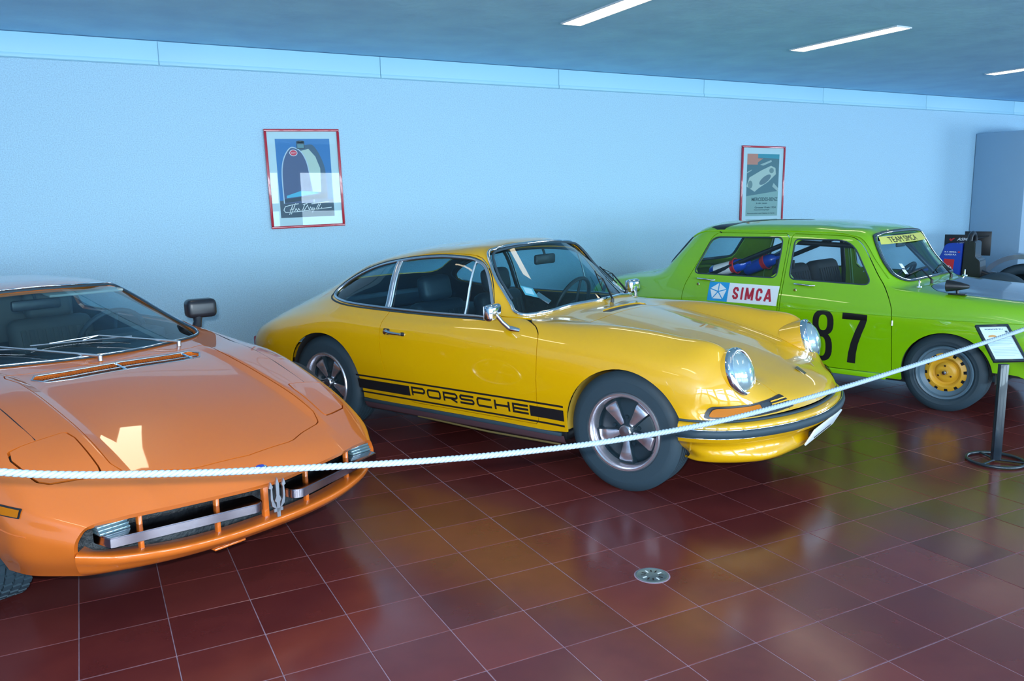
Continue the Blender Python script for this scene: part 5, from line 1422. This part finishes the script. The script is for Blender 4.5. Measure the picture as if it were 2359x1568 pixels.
print_layer(T, 'print_filler_cap', (.02, .05, .07), [ell(-.02, .725, .034, .010), rect(-.054, .014, .665, .725)], 5)
print_layer(T, 'print_filler_cap', (.10, .25, .30), [rect(-.048, .008, .672, .705)], 6)
print_layer(T, 'print_badge', (.65, .70, .75), [ell(-.085, .632, .034, .027)], 6)
print_layer(T, 'print_badge', (.60, .03, .08), [ell(-.085, .632, .029, .022)], 7)
V, F = text_tris('BUGATTI', .038, .009, .02)
print_layer(T, 'print_badge_lettering', (.75, .7, .75), [], 8, tri=([(x - .104, y + .6275) for x, y in V], F))
print_layer(T, 'print_bodywork', (.05, .42, .62), [[(-.17, .275), (-.04, .315), (.10, .30), (.10, .285), (-.17, .255)]], 6)
print_layer(T, 'print_axle', (.01, .04, .07), [[(-.19, .215), (-.19, .245), (.18, .290), (.18, .250)]], 7)
sig = [[(-.205, .155), (-.19, .185), (-.12, .20), (-.075, .205)], [(-.205, .155), (-.19, .135), (-.10, .138), (.21, .165)], [(-.16, .115), (-.125, .20)], [(-.145, .118), (-.10, .21)], [(-.155, .155), (-.115, .165)],
       [(-.115, .14), (-.10, .165), (-.09, .145), (-.078, .165), (-.068, .148)], [(-.045, .15), (-.02, .205)], [(-.03, .15), (.0, .19), (.012, .15), (.025, .175), (.035, .152), (.045, .172), (.038, .125), (.055, .165), (.068, .15)], [(.07, .15), (.10, .20)], [(.085, .15), (.115, .20)], [(.035, .20), (.19, .215)], [(.12, .155), (.122, .17)], [(-.04, .195), (.0, .205)]]
print_layer(T, 'print_signature', (.70, .78, .80), [[tuple(v) for v in q] for q in strokes(sig, .0055)], 9)
T, w_, h_ = frame_thing('narrow red-framed race poster with green and orange print, above the green saloon roof', 6.685, 7.345, 1.20, 2.075, 0.3)
x0, x1, z0, z1 = -.245, .245, .085, .785
print_layer(T, 'poster_sheet', (.20, .36, .34), [rect(x0, x1, z0, z1)], 0)
print_layer(T, 'print_scene', (.05, .15, .18), [[(x0, .31), (x1, .37), (x1, z1), (x0, z1)]], 1)
print_layer(T, 'print_sun', (.50, .20, .14), [rect(x0, x0 + .16, .665, z1), [(x0 + .16, .69), (x0 + .24, .735), (x0 + .16, .735)]], 2)
print_layer(T, 'print_sky', (.01, .25, .33), [[(x0 + .16, .745), (x1, .735), (x1, z1), (x0 + .16, z1)]], 2)
print_layer(T, 'print_car_body', (.38, .50, .45), [[(x0, .42), (x0 + .04, .52), (-.03, .60), (.12, .655), (.19, .63), (.20, .56), (.08, .47), (-.06, .40), (-.12, .36)]], 3)
print_layer(T, 'print_grille', (.08, .16, .19), [[(v[0] * .87 + v[1] * .25 - .09, v[1] * .87 + v[0] * .35 + .062) for v in ell(0, .50, .10, .055)]], 4)
print_layer(T, 'print_wheel', (.12, .22, .22), [ell(-.19, .44, .035, .045), ell(.13, .60, .035, .03)], 4)
print_layer(T, 'print_streak', (.30, .42, .40), [[(-.05, .665), (.12, .72), (.13, .70), (.0, .655)], [(x0, .58), (-.17, .61), (-.18, .595), (x0, .565)], [(.15, .42), (x1, .36), (x1, .40), (.17, .46)]], 3)
for tx, wd, hg, xx, zz in (('MERCEDES-BENZ', .40, .040, -.16, .255), ('in der neuen', .17, .018, -.09, .222), ('Grosser Preis 1954', .33, .020, -.11, .172), ('Gesamtwertung Sieger', .24, .016, -.12, .146), ('Rennstrecke und Nation in Serie', .42, .012, -.22, .110)):
    V, F = text_tris(tx, wd, hg, .03)
    print_layer(T, 'print_lettering', (.02, .09, .10), [], 5, tri=([(x + xx, y + zz) for x, y in V], F))

# ------------------------------------------------------------------ information sign on its stand
def sign():
    T = thing('sign_stand', 'black floor stand with tilted framed information sheet, in front of the green saloon at right', 'sign', (4.455, 2.69, 0), math.radians(-24.9))
    m = MB(); m.tube([(.145 * math.cos(a), .145 * math.sin(a), .010) for a in np.linspace(0, 2 * PI, 41)[:-1]], .009, 8, True)
    m.obj('base_ring', M_rubber if False else mat('stand_black', (.01, .018, .028), .35, coat=.4), T, smooth=60)
    ms = bpy.data.materials['stand_black']
    for a in (90, 210, 330):
        a = math.radians(a); MB().tube([(0, 0, .013), (.145 * math.cos(a), .145 * math.sin(a), .010)], .006, 6).obj('base_spoke', ms, T, smooth=60)
    MB().box((0, 0, .285), (.048, .03, .55), .004).obj('post', ms, T)
    Mx = Matrix.Translation((.02, .070, .665)) @ Matrix.Rotation(math.radians(-48), 4, 'X') @ Matrix.Diagonal((.80, 1, .83, 1))
    w_, h_ = .24, .315
    for cx, cz, sx, sz in ((0, h_ / 2 - .009, w_, .018), (0, -h_ / 2 + .009, w_, .018), (-w_ / 2 + .009, 0, .018, h_ - .036), (w_ / 2 - .009, 0, .018, h_ - .036)):
        MB().box((cx, 0, cz), (sx, .016, sz), .003, M=Mx).obj('sign_frame', ms, T)
    MB().box((0, .003, 0), (w_ - .03, .008, h_ - .03), M=Mx).obj('sign_board', mat('sheet_white', (.62, .74, .82), .6), T, smooth=0)
    ly = lambda u, v, k=1: Mx @ Vector((u, -.0012 - .0004 * k, v))
    ink = mat('sheet_ink', (.06, .10, .14), .6); gi = mat('sheet_grey_ink', (.38, .50, .58), .6)
    V, F = text_tris('PORSCHE 911', .13, .013, .03)
    decal([], lambda u, v: ly(u, v), 'sheet_title', ink, T, 9, tri=([(x - .065, y + .112) for x, y in V], F))
    V, F = text_tris('2.4 S Coupe 1973', .10, .008, .01)
    decal([], lambda u, v: ly(u, v), 'sheet_title', gi, T, 9, tri=([(x - .05, y + .094) for x, y in V], F))
    # small car picture and the flag
    decal([[(-.07, .050), (-.06, .065), (-.03, .070), (-.01, .064), (.0, .052)]], lambda u, v: ly(u, v), 'sheet_picture', mat('picture_orange', (.60, .30, .10), .6), T, 9)
    decal([rect(.072, .090, .088, .104)], lambda u, v: ly(u, v), 'sheet_flag', ink, T, 9)
    rows = []
    for k in range(12):
        z = .030 - k * .0125
        if k in (5,): continue
        rows.append(rect(-.085, .085 - (.03 if k in (4, 11) else 0), z, z + .0045))
    o = decal(rows, lambda u, v: ly(u, v), 'sheet_text_lines', gi, T, 9); o['kind'] = 'stuff'
sign()

# ------------------------------------------------------------------ floor drain
def drain():
    T = thing('floor_drain', 'round metal floor drain cover set among the red tiles', 'drain', (1.905, 2.483, 0))
    md = mat('drain_metal', (.22, .30, .32), .35, .7, noise=(40, .3))
    MB().lathe([(.066, 0.0002), (.066, .0025), (.060, .0032), (.058, .0022), (.001, .0022)], 48, 'z').obj('cover', md, T, smooth=30)
    MB().lathe([(.0665, .0003), (.0665, .0014), (.070, .0010), (.072, .0003)], 40, 'z').obj('cement_ring', M_grout, T, smooth=30)
    hb = MB()
    for k in range(12):
        a = 2 * PI * k / 12; c_, s_ = math.cos(a), math.sin(a)
        M_ = Matrix.Translation((.036 * c_, .036 * s_, .0026)) @ Matrix.Rotation(a, 4, 'Z')
        MB().box((0, 0, 0), (.018, .006, .0008), .0003, M=M_).obj('slot', M_blackp if k % 3 else M_white, T, smooth=0)
drain()

# ------------------------------------------------------------------ barrier rope between two posts
def rope():
    Y = 2.25
    T = thing('barrier_rope', 'thick white twisted rope slung across the picture in front of the three cars', 'rope')
    ctrl = [(-.62, 1.005), (-.223, .861), (.160, .792), (.50, .750), (.894, .709), (1.25, .684), (1.603, .671), (2.05, .676), (2.566, .715), (3.20, .783), (3.86, .862), (4.28, .93)]
    # smooth sag through the same two ends
    path = smooth_poly(ctrl, False, 40)
    d = np.concatenate([[0], np.cumsum(np.linalg.norm(np.diff(path, axis=0), axis=1))]); Ltot = d[-1]
    n = int(Ltot / .0042); s = np.linspace(0, Ltot, n)
    X = np.interp(s, d, path[:, 0]); Z = np.interp(s, d, path[:, 1])
    dx, dz = np.gradient(X), np.gradient(Z); l = np.hypot(dx, dz); dx, dz = dx / l, dz / l
    for k in range(3):
        m = MB(); ph = 2 * PI * k / 3 + 2 * PI * s / .046
        cx = X + .0046 * np.cos(ph) * -dz; cz = Z + .0046 * np.cos(ph) * dx; cy = Y + .0046 * np.sin(ph)
        m.tube(np.stack([cx, cy, cz], 1).tolist(), .0058, 7)
        m.obj('strand', M_rope, T, smooth=80)
    for nm, x, z, lab in (('rope_post', -.65, 1.0, 'chrome rope post left of the photo'), ('rope_post', 4.31, .93, 'chrome rope post right of the photo')):
        t = thing('rope_post', lab, 'post', (x, Y, 0), 0, 'rope barrier posts')
        MB().lathe([(.001, 0), (.15, 0), (.15, .01), (.05, .03), (.001, .03)], 32, 'z').obj('base', M_alu, t)
        MB().tube([(0, 0, .02), (0, 0, z + .02)], .018, 16).obj('pole', M_chrome, t)
        MB().lathe([(.001, .03), (.018, .027), (.026, .01), (.026, -.01), (.018, -.02)], 24, 'z', M=Matrix.Translation((0, 0, z + .03))).obj('cap', M_chrome, t)
rope()
